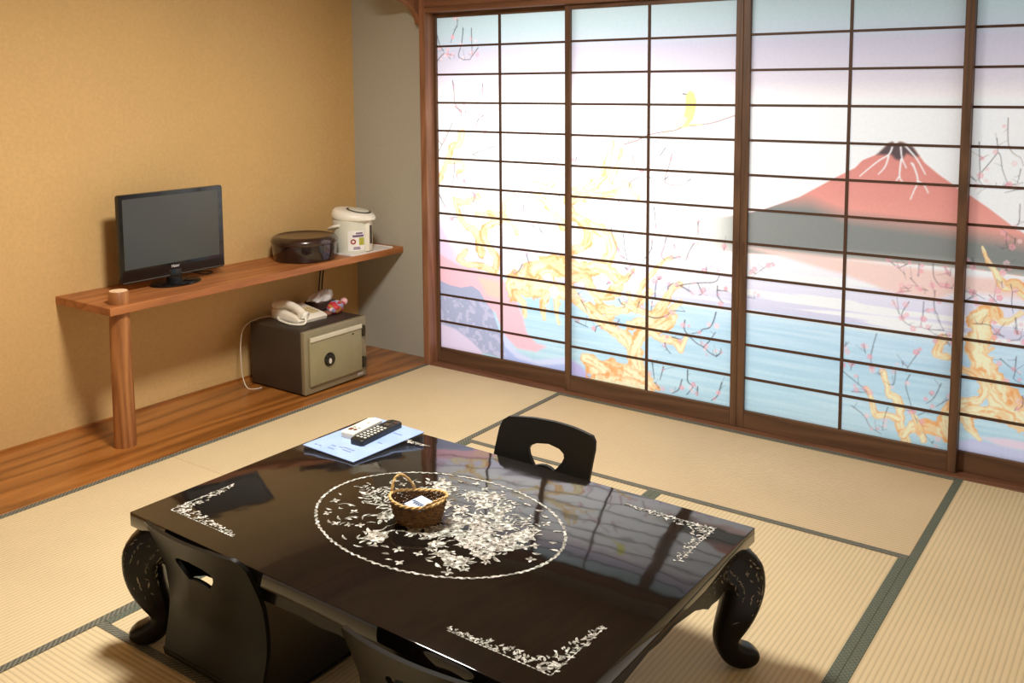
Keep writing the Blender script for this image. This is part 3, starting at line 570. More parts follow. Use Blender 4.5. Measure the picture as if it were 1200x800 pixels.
def wrap(bm, a0, a1, z0, z1, r=.1012, n=8, th=.0006):
    vi = []
    for rr in (r, r+th):
        vi.append([[bm.verts.new((rr*math.cos(a0+(a1-a0)*i/n), rr*math.sin(a0+(a1-a0)*i/n), z)) for i in range(n+1)] for z in (z0, z1)])
    for i in range(n):
        a, b = vi[0], vi[1]
        bm.faces.new((b[0][i], b[0][i+1], b[1][i+1], b[1][i])); bm.faces.new((a[0][i], a[1][i], a[1][i+1], a[0][i+1]))
        bm.faces.new((a[0][i], a[0][i+1], b[0][i+1], b[0][i])); bm.faces.new((a[1][i], b[1][i], b[1][i+1], a[1][i+1]))
    for i, s in ((0, 1), (n, 0)): bm.faces.new((vi[0][0][i], vi[1][0][i], vi[1][1][i], vi[0][1][i]))
    return bm
stk = new('sticker', wrap(B(), math.radians(-74), math.radians(-22), .014, .122), 'paperwhite', pt)
bm = B(); wrap(bm, math.radians(-50), math.radians(-28), .104, .113, .1020); wrap(bm, math.radians(-60), math.radians(-24), .088, .1, .1020); wrap(bm, math.radians(-58), math.radians(-36), .022, .028, .1020); wrap(bm, math.radians(-57), math.radians(-38), .031, .036, .1020)
new('sticker_lettering', bm, 'purple', stk)
new('sticker_square', wrap(B(), math.radians(-40), math.radians(-23), .044, .084, .1020), 'lime', stk)
a = math.radians(-58); bm = lathe(B(), [(.007, 0), (.0145, 0), (.0145, .0014), (.007, .0014), (.007, 0)], 20)
new('sticker_circle', bm, 'red', stk, False, (.1012*math.cos(a), .1012*math.sin(a), .064), (0, PI/2, a))

# ------------------------------------------------------------------ safe
sf = thing('safe', 'dark brown and olive steel safe on the wooden floor under the shelf', 'safe', (-.292, -.645, .002))
SD, SW, SH = .203, .214, .322
bm = B(); box(bm, -SD, SD-.03, -SW, SW, .006, SH, .008, 3)
for a in (-1, 1):
    for b in (-1, 1): box(bm, a*.15-.02, a*.15+.02, b*.17-.02, b*.17+.02, 0, .008)
new('cabinet', bm, 'safe', sf, 40)
bm = B(); box(bm, SD-.032, SD-.004, -SW, SW, .006, SH, .006, 3); fr = new('front_frame', bm, 'safefront', sf, 40)
text_mesh('maker_mark', 'EIKO', .018, 'mark', fr, (SD-.0038, .165, .024), (PI/2, 0, PI/2))
dr = new('door', box(B(), SD-.006, SD+.008, -.188, .170, .045, .292, .005, 3), 'safedoor', sf, 40)
tag(new('top_strip', box(B(), SD+.004, SD+.014, -.186, .168, .268, .290, .003), 'strip', dr), 'pale metal strip along the door top')
bm = B(); lathe(bm, [(0, 0), (.034, 0), (.035, .004), (.031, .010), (0, .011)], 32)
dl = new('lock_dial', bm, 'tv', dr, 40, (SD+.0075, -.062, .158), (0, PI/2, 0))
new('keyhole', lathe(B(), [(0, 0), (.011, 0), (.011, .003), (0, .0035)], 16, (0, 0), 1.25, .8), 'chrome', dl, False, (.006, -.004, .0105))
new('lock_hole', lathe(B(), [(0, 0), (.005, 0), (.005, .002), (0, .002)], 12), 'hinge', dr, False, (SD+.0078, .105, .250), (0, PI/2, 0))
for z in (.085, .250):
    bm = B(); tube(bm, [(SD+.004, .186, z-.028), (SD+.004, .186, z+.028)], .009, 12); box(bm, SD-.006, SD+.006, .165, .2, z-.02, z+.02, .002)
    new('hinge', bm, 'hinge', sf, 40)

# ------------------------------------------------------------------ telephone on the safe
ZS = .324
ph = thing('telephone', 'cream telephone with handset and coiled cord on the safe', 'telephone', (-.338, -.655, ZS), math.radians(-4))
bm = B(); prism(bm, [(-.115, 0), (.105, 0), (.112, .016), (.085, .03), (-.09, .052), (-.115, .046)], -.10, .085, 'y', .006)
new('base', bm, 'phone', ph, 40)
for i in range(4):
    for j in range(3):
        x, y = .045-.024*i+.02, .0+.026*j; z = .0365+(.0595-x)*.105-.001
        new('key', box(B(), x-.008, x+.008, y-.009, y+.009, z, z+.006, .002, 1), 'phonedark', ph)
hp = smooth_path([(-.118, -.062, .058), (-.1, -.062, .066), (-.05, -.062, .079), (0, -.062, .078), (.05, -.062, .068), (.098, -.062, .046), (.112, -.062, .038)], 6)
m_ = len(hp)
bm = B(); tube(bm, hp, lambda i: .019+.010*(abs(i/(m_-1)-.5)*2)**3, 12)
hs = new('handset', bm, 'phone', ph, True)
for nm, p0, p1 in (('ear_cup', (-.104, -.062, .045), (-.104, -.062, .066)), ('mouth_cup', (.094, -.062, .028), (.094, -.062, .046))):
    bm = B(); tube(bm, [p0, p1], .026, 16); new(nm, bm, 'phone', hs, 40)
bm = B(); cp = smooth_path([(-.06, -.10, .012), (-.03, -.116, .008), (.03, -.130, .008), (.09, -.132, .0075), (.135, -.112, .0075), (.142, -.085, .012), (.125, -.068, .03)], 14)
hel = []
for i, p in enumerate(cp):
    for s in range(6):
        if i == len(cp)-1 and s: break
        q = p.lerp(cp[i+1], s/6) if i < len(cp)-1 else p
        d = ((cp[min(i+1, len(cp)-1)]-cp[max(i-1, 0)])).normalized(); u = d.cross(Vector((0, 0, 1))).normalized(); w = d.cross(u)
        an = (i*6+s)*2*PI/6; hel.append(q+(u*math.cos(an)+w*math.sin(an))*.0042)
tube(bm, hel, .0020, 5); new('coiled_cord', bm, 'phone', ph, True)
bm = B()
wp = [(-.460, -.726, .3285), (-.487, -.80, .334), (-.505, -.885, .300), (-.500, -.915, .22), (-.488, -.925, .12), (-.478, -.925, .05), (-.44, -.930, .006), (-.40, -.915, .0050), (-.39, -.880, .0050)]
tube(bm, smooth_path(wp, 8), .0026, 6)
tag(new('telephone_line', bm, 'cord', None, True), 'thin pale telephone line drooping beside the safe to the wooden floor', 'cord')

# tissue box behind the telephone, cloth pouch beside it
t = thing('tissue_box', 'dark tissue box with a white tissue pulled out, on the safe behind the pouch', 'tissue box', (-.415, -.465, ZS), 0)
bm = B(); box(bm, -.055, .055, -.045, .13-.05, 0, .044, .004); new('box', bm, 'tissuebox', t)
bm = B(); bmesh.ops.create_icosphere(bm, subdivisions=4, radius=1)
for v in bm.verts:
    x, y, z = v.co; a = math.atan2(y, x)
    fold = 1+.16*math.sin(5*a+2*z)+.09*math.sin(9*a-3*z)
    v.co = Vector((x*.044*fold, y*.074*fold+.012*z, max(z, -.35)*.040*(1+.45*y)+.055))
new('tissue', bm, 'tissue', t, True, (0, .02, 0))
t = thing('cloth_pouch', 'small red and white patterned cloth pouch on the safe beside the telephone', 'pouch', (-.262, -.482, ZS), math.radians(14))
bm = B(); bmesh.ops.create_icosphere(bm, subdivisions=4, radius=1)
for v in bm.verts:
    x, y, z = v.co; a = math.atan2(z, x); k_ = 1+.07*math.sin(7*a)*abs(y)+.03*math.sin(9*y*3)
    sq = 1-.45*max(0, y)**2.2
    v.co = Vector((x*.038*k_*sq, y*.062, max(z, -.9)*.036*k_*sq+.0325))
new('bag', bm, 'cloth', t, True)
bm = B(); tube(bm, [(0, .052, .034), (0, .068, .038)], lambda i: .014, 12); new('neck_tie', bm, 'cloth', t, True)
bm = B(); bmesh.ops.create_icosphere(bm, subdivisions=3, radius=.019)
for v in bm.verts: v.co *= 1+.12*math.sin(v.co.x*400)*math.sin(v.co.y*430)
new('knot_bobble', bm, 'pinkball', t, True, (0, .084, .046))
bm = B(); bmesh.ops.create_icosphere(bm, subdivisions=3, radius=1)
for v in bm.verts: v.co = Vector((v.co.x*.022, v.co.y*.026, max(v.co.z, -.9)*.014+.0126)); v.co *= 1+.06*math.sin(v.co.x*300)
new('flap', bm, 'tagcloth', t, True, (-.012, -.058, 0))
# cables that hang from the shelf to the floor behind the safe
for dy, lb in ((0, 'thin dark power cord below the shelf, the one nearer the telephone'), (.024, 'thin dark power cord below the shelf, the one nearer the grey wall')):
    bm = B(); tube(bm, smooth_path([(-.545, -.30+dy, .573), (-.552, -.31+dy*.9, .5), (-.550, -.33+dy*.9, .38), (-.550, -.34+dy*.9, .2), (-.545, -.32+dy, .03), (-.535, -.30+dy, .0075)], 6), .0042, 6)
    tag(new('power_cord', bm, 'cable', None, True), lb, 'cord', 'power cords under the shelf')

# ------------------------------------------------------------------ low lacquered table
TX0, TY0, TZ = 1.785, -2.107, .375
TL, TWd = 1.404, .897; RZ = math.radians(-1)
tb = thing('low_table', 'low black lacquered table with mother of pearl inlay and curved legs', 'table', (TX0, TY0, .002), RZ)
TZ_W = TZ; TZ = TZ-.002
bm = B(); box(bm, -TL/2, TL/2, -TWd/2, TWd/2, TZ-.040, TZ, .003, 2)
new('tabletop', bm, 'lacquer', tb, 40)
# aprons with scalloped lower edges
def apron(L):
    h = L/2; z1 = TZ-.040; half = [(h, .245), (h-.10, .235), (h-.115, .228), (h-.13, .236), (h-.15, .238), (h-.165, .230), (h-.18, .242), (h-.20, .252), (h-.225, .256), (h-.245, .268), (.06, .282), (.03, .276), (0, .272)]
    pts = half+[(-x, z) for x, z in half[::-1][1:]]
    return [(h, z1)]+pts+[(-h, z1)]
ins = .035
for s in (-1, 1):
    a, b = sorted((s*(TWd/2-ins), s*(TWd/2-ins-.028)))
    new('apron', prism(B(), apron(TL-2*ins), a, b, 'y', .003), 'lacquer_leg', tb)
    a, b = sorted((s*(TL/2-ins), s*(TL/2-ins-.028)))
    ap = new('apron', prism(B(), apron(TWd-2*ins), a, b, 'x', .003), 'lacquer_leg', tb)
    bm = B(); ra_ = random.Random(9)
    for i in range(90):
        y = (TWd/2-ins-.01-.17*ra_.random()**1.3)*ra_.choice((-1, 1)); z = .285+ra_.uniform(-.03, .03); q1 = ra_.uniform(0, PI); l_, w_ = ra_.uniform(.004, .011), ra_.uniform(.0015, .003)
        pts_ = [(y+math.cos(q1)*l_*u-math.sin(q1)*w_*v, z+math.sin(q1)*l_*u+math.cos(q1)*w_*v) for u, v in ((-1, 0), (0, -1), (1, 0), (0, 1))]
        bm.faces.new([bm.verts.new((s*(TL/2-ins+.0006), p_[0], p_[1])) for p_ in pts_])
    new('shell_inlay', bm, 'pearl_dull', ap)
# bowed legs: outline in the diagonal plane (u outward from the table corner, z up)
SEC = [(-.088, .334, .046, .040, 0), (-.066, .300, .060, .041, 25), (-.032, .262, .064, .041, 20), (-.018, .225, .055, .040, -5), (-.022, .190, .052, .038, -20), (-.032, .155, .047, .036, -26), (-.046, .122, .040, .034, -26), (-.058, .093, .033, .031, -14),
       (-.059, .070, .031, .030, 20), (-.047, .047, .033, .030, 55), (-.026, .034, .033, .031, 80), (-.004, .030, .029, .031, 95), (.014, .031, .021, .028, 100), (.025, .033, .010, .020, 105), (.029, .034, .002, .006, 105)]
def sec_path(n=4):
    P = smooth_path([(a, b, c) for a, b, c, d, e in SEC], n); Q = smooth_path([(d, e/1000, 0) for a, b, c, d, e in SEC], n)
    return [(p.x, p.y, max(p.z, .0015), max(q.x, .004), q.y*1000) for p, q in zip(P, Q)]
def sec_pt(s_, k_, n=28):
    # bearing e: 0 = the section lies level; turned so that the leg curls outward
    u, z, w, d, e = s_; a = 2*PI*k_/n; ca, sa = math.cos(a), math.sin(a)
    x = math.copysign(abs(ca)**.55, ca)*w; y = math.copysign(abs(sa)**.55, sa)*d
    r = math.radians(e); return Vector((u+x*math.cos(r), y, z+x*math.sin(r)))
SP = sec_path()
def leg_bm():
    bm = loft(B(), [[tuple(sec_pt(s_, k_)) for k_ in range(28)] for s_ in SP])
    for v in bm.verts: v.co.z = min(max(v.co.z, 0), .3345)
    return bm
rl = random.Random(5)
for sx, sy in ((1, 1), (-1, 1), (-1, -1), (1, -1)):
    ang = math.atan2(sy, sx)
    lg = new('leg', leg_bm(), 'lacquer_leg', tb, 45, (sx*(TL/2-.01), sy*(TWd/2-.01), 0), (0, 0, ang))
    bm = B()
    for i in range(150):                                 # shell chips over the bulge of the leg
        j = int(5+abs(rl.gauss(0, 7)))%24; k_ = rl.choice((-3, -1, 0, 1, 3, 5, 6, 7, 8, 9, 19, 20, 21, 22, 23)); p = sec_pt(SP[j], k_); q = sec_pt(SP[j+1], k_); r3 = sec_pt(SP[j], k_+1)
        e1 = (q-p).normalized(); e2 = (r3-p); e2 = (e2-e1*e2.dot(e1)).normalized(); nn = e1.cross(e2)
        ctr = Vector((SP[j][0], 0, SP[j][1]))
        if nn.dot(p-ctr) < 0: nn = -nn
        s1, s2 = rl.uniform(.004, .011), rl.uniform(.0014, .0030); a = rl.gauss(0, .5)
        c = p+(r3-p)*.5+(q-p)*.5+nn*.0012
        g = [c+(e1*math.cos(a)+e2*math.sin(a))*s1*u+(e2*math.cos(a)-e1*math.sin(a))*s2*w for u, w in ((-1, 0), (0, -1), (1, 0), (0, 1))]
        bm.faces.new([bm.verts.new(v) for v in g])
    new('shell_inlay', bm, 'pearl_dull', lg)
# shell inlay in the top: flat chips let into the lacquer
ZI = TZ+.0004
NCH = [0]
def chip(bm, pts):
    NCH[0] += 1; z = ZI+(NCH[0] % 180)*4e-6
    bm.faces.new([bm.verts.new((x, y, z)) for x, y in pts])
def leaf(bm, x, y, l, w, a, curve=0):
    c, s = math.cos(a), math.sin(a); up, dn = [], []
    for i in range(6):
        t_ = i/5; hw = w*math.sin(PI*t_)**.8/2; yy = curve*math.sin(PI*t_)*l
        up.append((t_*l, yy+hw)); dn.append((t_*l, yy-hw))
    pts = up+dn[::-1][1:-1]
    chip(bm, [(x+c*u-s*v, y+s*u+c*v) for u, v in pts])
def flower(bm, r_, x, y, r, n=5):
    a0 = r_.random()*6
    for i in range(n):
        a = a0+2*PI*i/n; leaf(bm, x+r*.12*math.cos(a), y+r*.12*math.sin(a), r, r*.75, a)
def butterfly(bm, x, y, s, a):
    for d in (.6, -.6, 2.2, -2.2): leaf(bm, x, y, s, s*.55, a+d)
r_ = random.Random(21)
ox, oy, ea, eb = .002, .004, .366, .266
bm = B()
for i in range(190):                                    # rope border
    a = 2*PI*i/190; x, y = ox+ea*math.cos(a), oy+eb*math.sin(a); tg = math.atan2(eb*math.cos(a), -ea*math.sin(a))
    leaf(bm, x-.010*math.cos(tg), y-.010*math.sin(tg), .020, r_.uniform(.005, .0085), tg+.13*(-1)**i+r_.uniform(-.08, .08))
new('medallion_border', bm, 'pearl', tb)
bm = B(); nfl = 0; placed = []
def far(x, y, d): return all((x-p)**2+(y-q)**2 > d*d for p, q in placed)
tries = 0
while nfl < 33 and tries < 9000:                        # peonies, thick in the middle and towards one end
    tries += 1
    x = r_.gauss(.09, .13); y = r_.gauss(-.01, .10)-.12*(x-.05)
    if (x/ea)**2+(y/eb)**2 > .62 or x < -.14 or not far(x, y, .036): continue
    placed.append((x, y)); rr = r_.uniform(.020, .036); nfl += 1
    for lay, sc_ in ((7, 1), (5, .55)):
        a0 = r_.random()*6
        for i in range(lay):
            a = a0+2*PI*i/lay+r_.uniform(-.2, .2); leaf(bm, ox+x+rr*.1*math.cos(a), oy+y+rr*.1*math.sin(a), rr*sc_*r_.uniform(.75, 1.1), rr*.78*sc_, a)
    for i in range(7):
        a = r_.random()*2*PI; leaf(bm, ox+x+rr*.9*math.cos(a), oy+y+rr*.9*math.sin(a), r_.uniform(.014, .03), r_.uniform(.004, .009), a+r_.uniform(-.9, .9), r_.choice((-.15, .15)))
new('medallion_flowers', bm, 'pearl', tb)
bm = B()
for i in range(120):                                    # sweeping tail feathers, stems and fern fronds
    a = math.radians(180+r_.gauss(0, 60)); rr = abs(r_.gauss(.05, .07))
    x, y = -.10+rr*1.25*math.cos(a), .0+rr*1.1*math.sin(a)
    if (x/ea)**2+(y/eb)**2 > .68: continue
    leaf(bm, ox+x, oy+y, r_.uniform(.018, .046), r_.uniform(.003, .007), a+r_.uniform(-.9, .9), r_.choice((-.3, -.2, .2, .3)))
for cx_, cy_, dr, n_ in ((-.02, .15, .1, 9), (-.26, .06, -.5, 8), (.02, .19, -.05, 7), (-.2, -.03, 2.6, 8), (.14, .13, -.3, 8)):
    for i in range(n_):
        x, y = cx_+.016*i*math.cos(dr), cy_+.016*i*math.sin(dr)
        for s in (-1, 1): leaf(bm, ox+x, oy+y, .030-.0015*i, .006, dr+s*.9+r_.uniform(-.2, .2), .1)
new('medallion_feathers', bm, 'pearl', tb)
bm = B(); n_ = 0; tries = 0; ring = []
while n_ < 84 and tries < 9000:                         # loose petals, leaves and butterflies towards the border
    tries += 1
    a = r_.random()*2*PI; q = r_.uniform(.66, .93); x, y = ea*q*math.cos(a), eb*q*math.sin(a)
    if any((x-u)**2+(y-v)**2 < .0008 for u, v in ring): continue
    ring.append((x, y)); n_ += 1
    if n_ % 3 == 0: butterfly(bm, ox+x, oy+y, r_.uniform(.012, .018), r_.random()*6)
    else: leaf(bm, ox+x, oy+y, r_.uniform(.018, .032), r_.uniform(.006, .011), r_.uniform(-.5, .5), r_.choice((-.12, .12)))
new('medallion_petals', bm, 'pearl', tb)
def corner(sx, sy):
    bm = B(); q_ = random.Random(40+int(sx*2+sy))
    cx, cy = sx*(TL/2-.080), sy*(TWd/2-.072)
    for arm, Ln in ((0, .265), (1, .205)):
        n = int(Ln/.0026)
        for i in range(n):
            t_ = (i+.5)/n; wd = .036*(1-t_)**.8+.006
            u = t_*Ln; v = q_.uniform(0, wd)
            a = q_.uniform(0, PI); l = q_.uniform(.010, .020)*(1-.4*t_)
            x, y = (u, v+.002*t_) if arm == 0 else (v, u)
            leaf(bm, cx-sx*x, cy-sy*y, l, l*.42, a, q_.choice((-.2, 0, .2)))
        m = int(Ln/.012)
        for i in range(m):                               # straight outer edging
            u = (i+.5)/m*Ln; x, y = (u, .001) if arm == 0 else (.001, u)
            leaf(bm, cx-sx*x-(.006 if arm == 0 else 0), cy-sy*y-(0 if arm == 0 else .006), .0125, .004, 0 if arm == 0 else PI/2)
    new('corner_inlay', bm, 'pearl', tb)
for sx in (-1, 1):
    for sy in (-1, 1): corner(sx, sy)

TZ = TZ_W
# ------------------------------------------------------------------ legless bentwood chairs
CW = .385
def back_outline(n):
    """outer edge of the back as (x, h), and the fan-shaped hole, both with n points at matching angles"""
    outer = [( -.185, .03), (.185, .03), (.188, .12), (.190, .30), (.190, .365), (.184, .387), (.168, .399), (.08, .404), (0, .405), (-.08, .404), (-.168, .399), (-.184, .387), (-.190, .365), (-.190, .30), (-.188, .12)]
    hole = [(x, .275+(h-.246)*.78) for x, h in [(-.040, .246), (-.020, .254), (0, .257), (.020, .254), (.040, .246), (.052, .262), (.066, .284), (.071, .300), (.066, .314), (.045, .326), (0, .333), (-.045, .326), (-.066, .314), (-.071, .300), (-.066, .284), (-.052, .262)]]
    c = (0, .308)
    def ray_hit(poly, a):
        dx, dy = math.cos(a), math.sin(a); best = 0
        for (x1, y1), (x2, y2) in zip(poly, poly[1:]+poly[:1]):
            ex, ey = x2-x1, y2-y1; den = dx*ey-dy*ex
            if abs(den) < 1e-12: continue
            t_ = ((x1-c[0])*ey-(y1-c[1])*ex)/den; u = ((x1-c[0])*dy-(y1-c[1])*dx)/den
            if t_ > 0 and -1e-9 <= u <= 1+1e-9: best = max(best, t_)
        return (c[0]+best*dx, c[1]+best*dy)
    angs = [2*PI*i/n for i in range(n)]
    cor = [math.atan2(y-c[1], x-c[0]) % (2*PI) for x, y in outer+hole]
    for ca in cor:                                       # land exactly on the corners
        j = min(range(n), key=lambda i: abs((angs[i]-ca+PI) % (2*PI)-PI)); angs[j] = ca
    angs = sorted(set(angs))
    return [ray_hit(outer, a) for a in angs], [ray_hit(hole, a) for a in angs]
def bend(x, h, off=0):
    lean = -.170-.093*(max(0, h-.14)/.27)**1.5-.015*(max(0, .14-h)/.12)**2
    curve = .030*(abs(x)/.19)**2*min(1, max(0, (h-.06)/.2))
    return (x, lean+curve+off, h)
def make_chair(label):
    t = thing('floor_chair', label, 'floor chair')
    o_, h_ = back_outline(140); n = len(o_); bm = B(); m = 12; sheets = []
    for off in (.006, -.006):
        rows = []
        for r in range(m+1):
            f = r/m; f = f*f*(3-2*f)*.3+f*.7
            rows.append([bm.verts.new(bend(h_[i][0]+(o_[i][0]-h_[i][0])*f, h_[i][1]+(o_[i][1]-h_[i][1])*f, off)) for i in range(n)])
        sheets.append(rows)
        for a, b in zip(rows, rows[1:]):
            for i in range(n):
                q = (a[i], a[(i+1) % n], b[(i+1) % n], b[i]); bm.faces.new(q if off > 0 else q[::-1])
    for r in (0, m):
        a, b = sheets[0][r], sheets[1][r]
        for i in range(n): bm.faces.new((a[i], b[i], b[(i+1) % n], a[(i+1) % n]))
    bmesh.ops.remove_doubles(bm, verts=bm.verts, dist=1e-6)
    new('backrest', bm, 'chair', t, 50)
    # seat: flat plate whose rear edge bends up into the back
    bm = B(); prof = [(.215, .004), (.205, .014), (.19, .0165), (.10, .0165), (0, .0165), (-.10, .0165), (-.14, .0165), (-.160, .0185), (-.171, .024), (-.1755, .036)]
    nx = 12; top, bot = [], []
    for y, z in prof:
        top.append([bm.verts.new((-.19*(1-.02*max(0, (y-.15)/.06))+.38*(1-.02*max(0, (y-.15)/.06))*i/nx, y, z)) for i in range(nx+1)])
    prof2 = [(.212, 0), (.205, .003), (.19, .0045), (.10, .0045), (0, .0045), (-.10, .0045), (-.145, .0045), (-.170, .0065), (-.184, .016), (-.1885, .036)]
    for y, z in prof2: bot.append([bm.verts.new((-.19+.38*i/nx, y, z)) for i in range(nx+1)])
    for a, b in zip(top, top[1:]):
        for i in range(nx): bm.faces.new((a[i], b[i], b[i+1], a[i+1]))
    for a, b in zip(bot, bot[1:]):
        for i in range(nx): bm.faces.new((a[i], a[i+1], b[i+1], b[i]))
    for k_ in range(len(prof)-1):
        for i in (0, nx):
            q = (top[k_][i], bot[k_][i], bot[k_+1][i], top[k_+1][i]); bm.faces.new(q)
    for k_ in (0, len(prof)-1):
        for i in range(nx): bm.faces.new((top[k_][i], top[k_][i+1], bot[k_][i+1], bot[k_][i]))
    for s in (-1, 1): box(bm, s*.15-.02, s*.15+.02, -.14, .16, 0, .006)
    new('seat', bm, 'chair', t, 40)
    return t
def dup(root, label):
    r = root.copy(); COL.objects.link(r); r['label'] = label
    for ch in list(root.children):
        c = ch.copy(); COL.objects.link(c); c.parent = r
    return r
ch1 = make_chair('black floor chair on the window side, only its back showing over the table')
ch1.location = (1.722, -1.690, .002); ch1.rotation_euler = (0, 0, PI); ch1.scale = (.96, 1, 1.05)
ch2 = dup(ch1, 'black floor chair beside the table leg below the blue sheet')
ch2.location = (1.408, -2.362, .002); ch2.rotation_euler = (0, 0, math.radians(-.5)); ch2.scale = (1.04, 1, 1.03)
ch3 = dup(ch1, 'black floor chair cut off by the bottom edge of the picture')
ch3.location = (2.168, -2.412, .002); ch3.rotation_euler = (0, 0, math.radians(0)); ch3.scale = (1.04, 1, 1.03)
for c in (ch1, ch2, ch3): c['group'] = 'floor chairs round the low table'

# ------------------------------------------------------------------ on the table
fd = thing('blue_folder', 'pale blue cover sheet lying under the two remote controls', 'folder', (1.226, -1.797, TZ), math.radians(-2.5))
new('cover', box(B(), -.117, .117, -.158, .158, .0002, .004, .001, 1), 'folder', fd)
bm = B()
for i, (x, y, w) in enumerate(((-.085, -.13, .012), (-.066, -.13, .012), (-.03, -.105, .02), (.0, -.10, .016), (.03, -.095, .05), (.035, -.11, .04), (-.02, -.125, .03), (.045, -.05, .02), (.06, .09, .04), (.07, .0, .02))):
    box(bm, x-w/2, x+w/2, y-.003, y+.003, .0038, .0043)
new('printed_lines', bm, 'foldermark', fd)
ZF = TZ+.0042
def remote(loc_, rz, w, l, h, body, label, btns):
    t = thing('remote_control', label, 'remote control', loc_, rz, 'remote controls on the blue sheet')
    bm = B(); prism(bm, rrect(w, l, .008), 0, h, 'z', .0035, 3); new('body', bm, body, t, 40)
    for x, y, bw, bl, m_ in btns:
        bm = B(); prism(bm, rrect(bw, bl, min(bw, bl)*.3, 3), h-.0005, h+.0022, 'z', .0006, 1); new('button', bm, m_, t, loc=(x, y, 0))
    return t
remote((1.176, -1.757, ZF), math.radians(5.5), .054, .155, .019, 'remotewhite', 'cream remote control beside the black one on the blue sheet',
       [(-.012, -.042, .014, .018, 'btn_red'), (.006, -.042, .012, .012, 'btn_red'), (.008, -.024, .01, .008, 'btn_grey'), (-.012, -.022, .012, .008, 'btn_grey'), (.004, .03, .007, .007, 'btn_grey')])
bt = [(x, y, .0095, .0085, 'btn_pale') for y in [-.075+.0165*i for i in range(7)] for x in (-.015, 0, .015)]+[(0, .055, .022, .022, 'darkring'), (-.014, .08, .009, .007, 'darkring'), (.014, .08, .009, .007, 'btn_red')]
remote((1.242, -1.757, ZF), math.radians(3.5), .052, .205, .018, 'remoteblack', 'long black remote control on the blue sheet', bt)

# wicker basket with sachets
bk = thing('wicker_basket', 'small oval wicker basket with loop handles on the table medallion', 'basket', (1.752, -2.137, TZ), math.radians(31))
ra, rb, ba, bb, hh = .076, .056, .056, .042, .060
def bpt(a, z, off=0):
    f = (z/hh); f = f**.8; A, Bq = ba+(ra-ba)*f+off, bb+(rb-bb)*f+off
    up = .010*(math.cos(a)**2)*(z/hh)**2
    return Vector((A*math.cos(a), Bq*math.sin(a), z+up))
bm = B(); ns = 36
for i in range(ns): tube(bm, [bpt(2*PI*i/ns, z, 0) for z in (.001, .02, .04, .058)], .0016, 5)
for j in range(14):
    z = .0025+j*.0041
    tube(bm, [bpt(2*PI*i/(ns*2), z, .0020*(1 if ((i//2+j) % 2) else -1) if i % 2 == 0 else 0) for i in range(ns*2)], .0022, 5, True)
loft(bm, [[tuple(bpt(2*PI*i/40, .0014)) for i in range(40)], [tuple(bpt(2*PI*i/40, .004)) for i in range(40)]])
new('woven_body', bm, 'wicker', bk, True)
bm = B()
for s in (0, 1):
    pts = []
    for i in range(120):
        a = 2*PI*i/120; tw = a*14+s*PI; p = bpt(a, hh-.001); pts.append(p+Vector((math.cos(a)*.0022*math.cos(tw), math.sin(a)*.0022*math.cos(tw), .0022*math.sin(tw))))
    tube(bm, pts, .0027, 6, True)
new('rim', bm, 'rimwicker', bk, True)
for a0, lift, outw in ((.74*PI, .040, .006), (-.24*PI, .020, .020)):
    bm = B()
    for q in (0, 1):
        pts = []
        for i in range(25):
            t_ = i/24; a = a0-.52+1.04*t_; p = bpt(a, hh); e = math.sin(PI*t_)**.7
            tw = t_*20+q*PI
            pts.append(p+Vector((math.cos(a0)*outw*e, math.sin(a0)*outw*e, lift*e))+Vector((.0018*math.cos(tw), 0, .0018*math.sin(tw))))
        tube(bm, pts, .0024, 6)
    new('handle', bm, 'rimwicker', bk, True)
sc = thing('sachet', 'pale blue and white paper sachet tucked in the wicker basket', 'sachet', (1.757, -2.134, TZ+.047), math.radians(-14))
bm = B(); box(bm, -.036, .036, -.029, .029, -.003, .003, .002)
for v in bm.verts: v.co.z += .10*v.co.y+.02*v.co.x+.003*math.cos(v.co.x*80)
new('packet', bm, 'sachet', sc)
bm = B()
for i in range(5): box(bm, -.020+.009*i, -.014+.009*i, -.012, -.004, .0046, .0056, mat=Matrix.Translation((0, 0, -.0006)))
new('printed_marks', bm, 'sachetprint', sc)
sw = [(1.735, -2.165), (1.722, -2.150), (1.755, -2.170), (1.775, -2.110), (1.725, -2.128), (1.748, -2.148), (1.785, -2.135)]
s0 = None
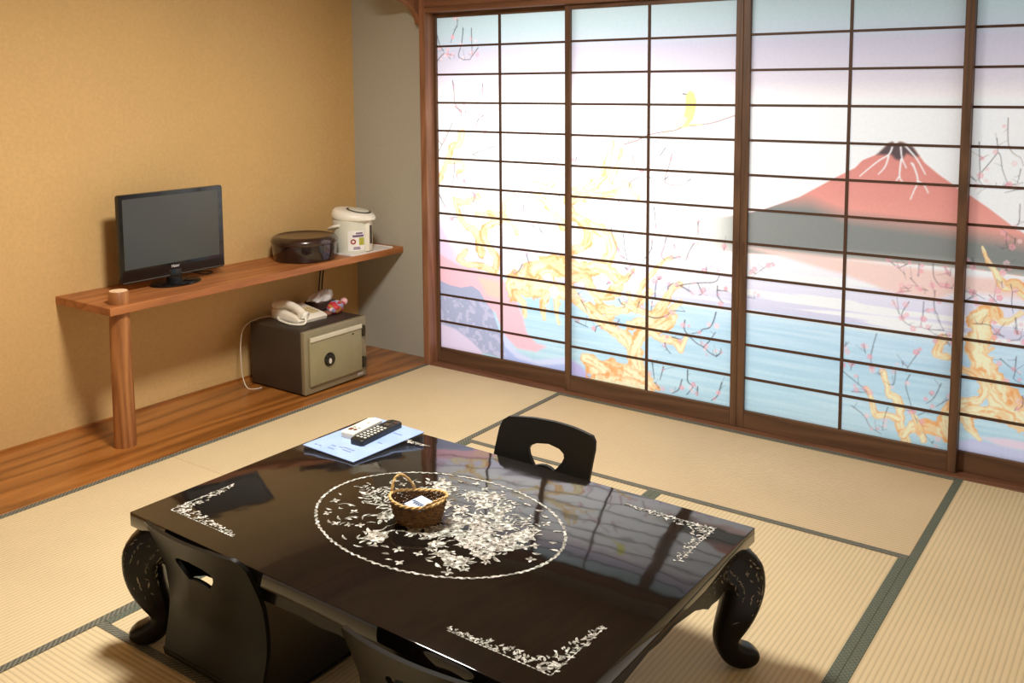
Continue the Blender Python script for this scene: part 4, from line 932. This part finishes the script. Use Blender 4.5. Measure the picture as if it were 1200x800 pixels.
for i, (x, y) in enumerate(sw):
    if s0 is None:
        bm = B(); bmesh.ops.create_icosphere(bm, subdivisions=2, radius=1)
        for v in bm.verts: v.co = Vector((v.co.x*.016, v.co.y*.010, v.co.z*.009))
        for s in (-1, 1): prism(bm, [(s*.014, -.002), (s*.024, -.008), (s*.024, .008), (s*.014, .002)], -.001, .001)
        s0 = new('wrapped_sweet', bm, 'fill', None, 40); o = s0
    else: o = s0.copy(); COL.objects.link(o)
    o.location = (x, y, TZ+.016+.008*(i % 2)); o.rotation_euler = (0, 0, i*1.1)
    tag(o, 'brown wrapped sweet inside the wicker basket, under the paper sachet', 'sweet', 'wrapped sweets in the wicker basket')

# ------------------------------------------------------------------ light
def area(name, loc_, size, power, color, target, shape='DISK', size_y=None):
    l = bpy.data.lights.new(name, 'AREA'); l.shape = shape; l.size = size; l.energy = power; l.color = color
    if size_y: l.size_y = size_y
    o = bpy.data.objects.new(name, l); COL.objects.link(o); o.location = loc_
    o.rotation_euler = (Vector(target)-Vector(loc_)).to_track_quat('-Z', 'Y').to_euler(); return o
area('ceiling_lamp', (1.32, -1.98, 2.33), .42, 78, (1, .95, .85), (1.32, -1.98, 0))
area('window_daylight', (.85, .85, 1.25), 1.3, 20, (1, .985, .97), (.85, 0, 1.15), 'RECTANGLE', .85)
wd = bpy.data.worlds.new('World'); SC.world = wd; wd.use_nodes = True
bg = wd.node_tree.nodes['Background']; bg.inputs['Color'].default_value = (.95, .98, 1, 1); bg.inputs['Strength'].default_value = .86

# ------------------------------------------------------------------ camera
cam = bpy.data.cameras.new('camera'); co = bpy.data.objects.new('camera', cam); COL.objects.link(co); SC.camera = co
f_, yaw, pit, rol = 1113.1006, .6181, -.1020, -.0057
fw = Vector((-math.sin(yaw)*math.cos(pit), math.cos(yaw)*math.cos(pit), math.sin(pit)))
rt = Vector((math.cos(yaw), math.sin(yaw), 0)); up = rt.cross(fw)
r2 = rt*math.cos(rol)+up*math.sin(rol); u2 = up*math.cos(rol)-rt*math.sin(rol)
mt = Matrix((r2, u2, -fw)).transposed().to_4x4(); mt.translation = Vector((3.3492, -3.9491, 1.5157)); co.matrix_world = mt
cam.sensor_fit = 'HORIZONTAL'; cam.sensor_width = 36; cam.lens = f_*36/1200; cam.shift_y = -186.35/1200; cam.clip_start = .02
vs = SC.view_settings; SC.display_settings.display_device = 'sRGB'
vs.view_transform = 'Standard'; vs.look = 'None'; vs.gamma = 1; vs.use_curve_mapping = False; vs.exposure = 0.0
SC.cycles.use_denoising = True
SC.cycles.max_bounces = 10; SC.cycles.diffuse_bounces = 5; SC.cycles.sample_clamp_indirect = 6
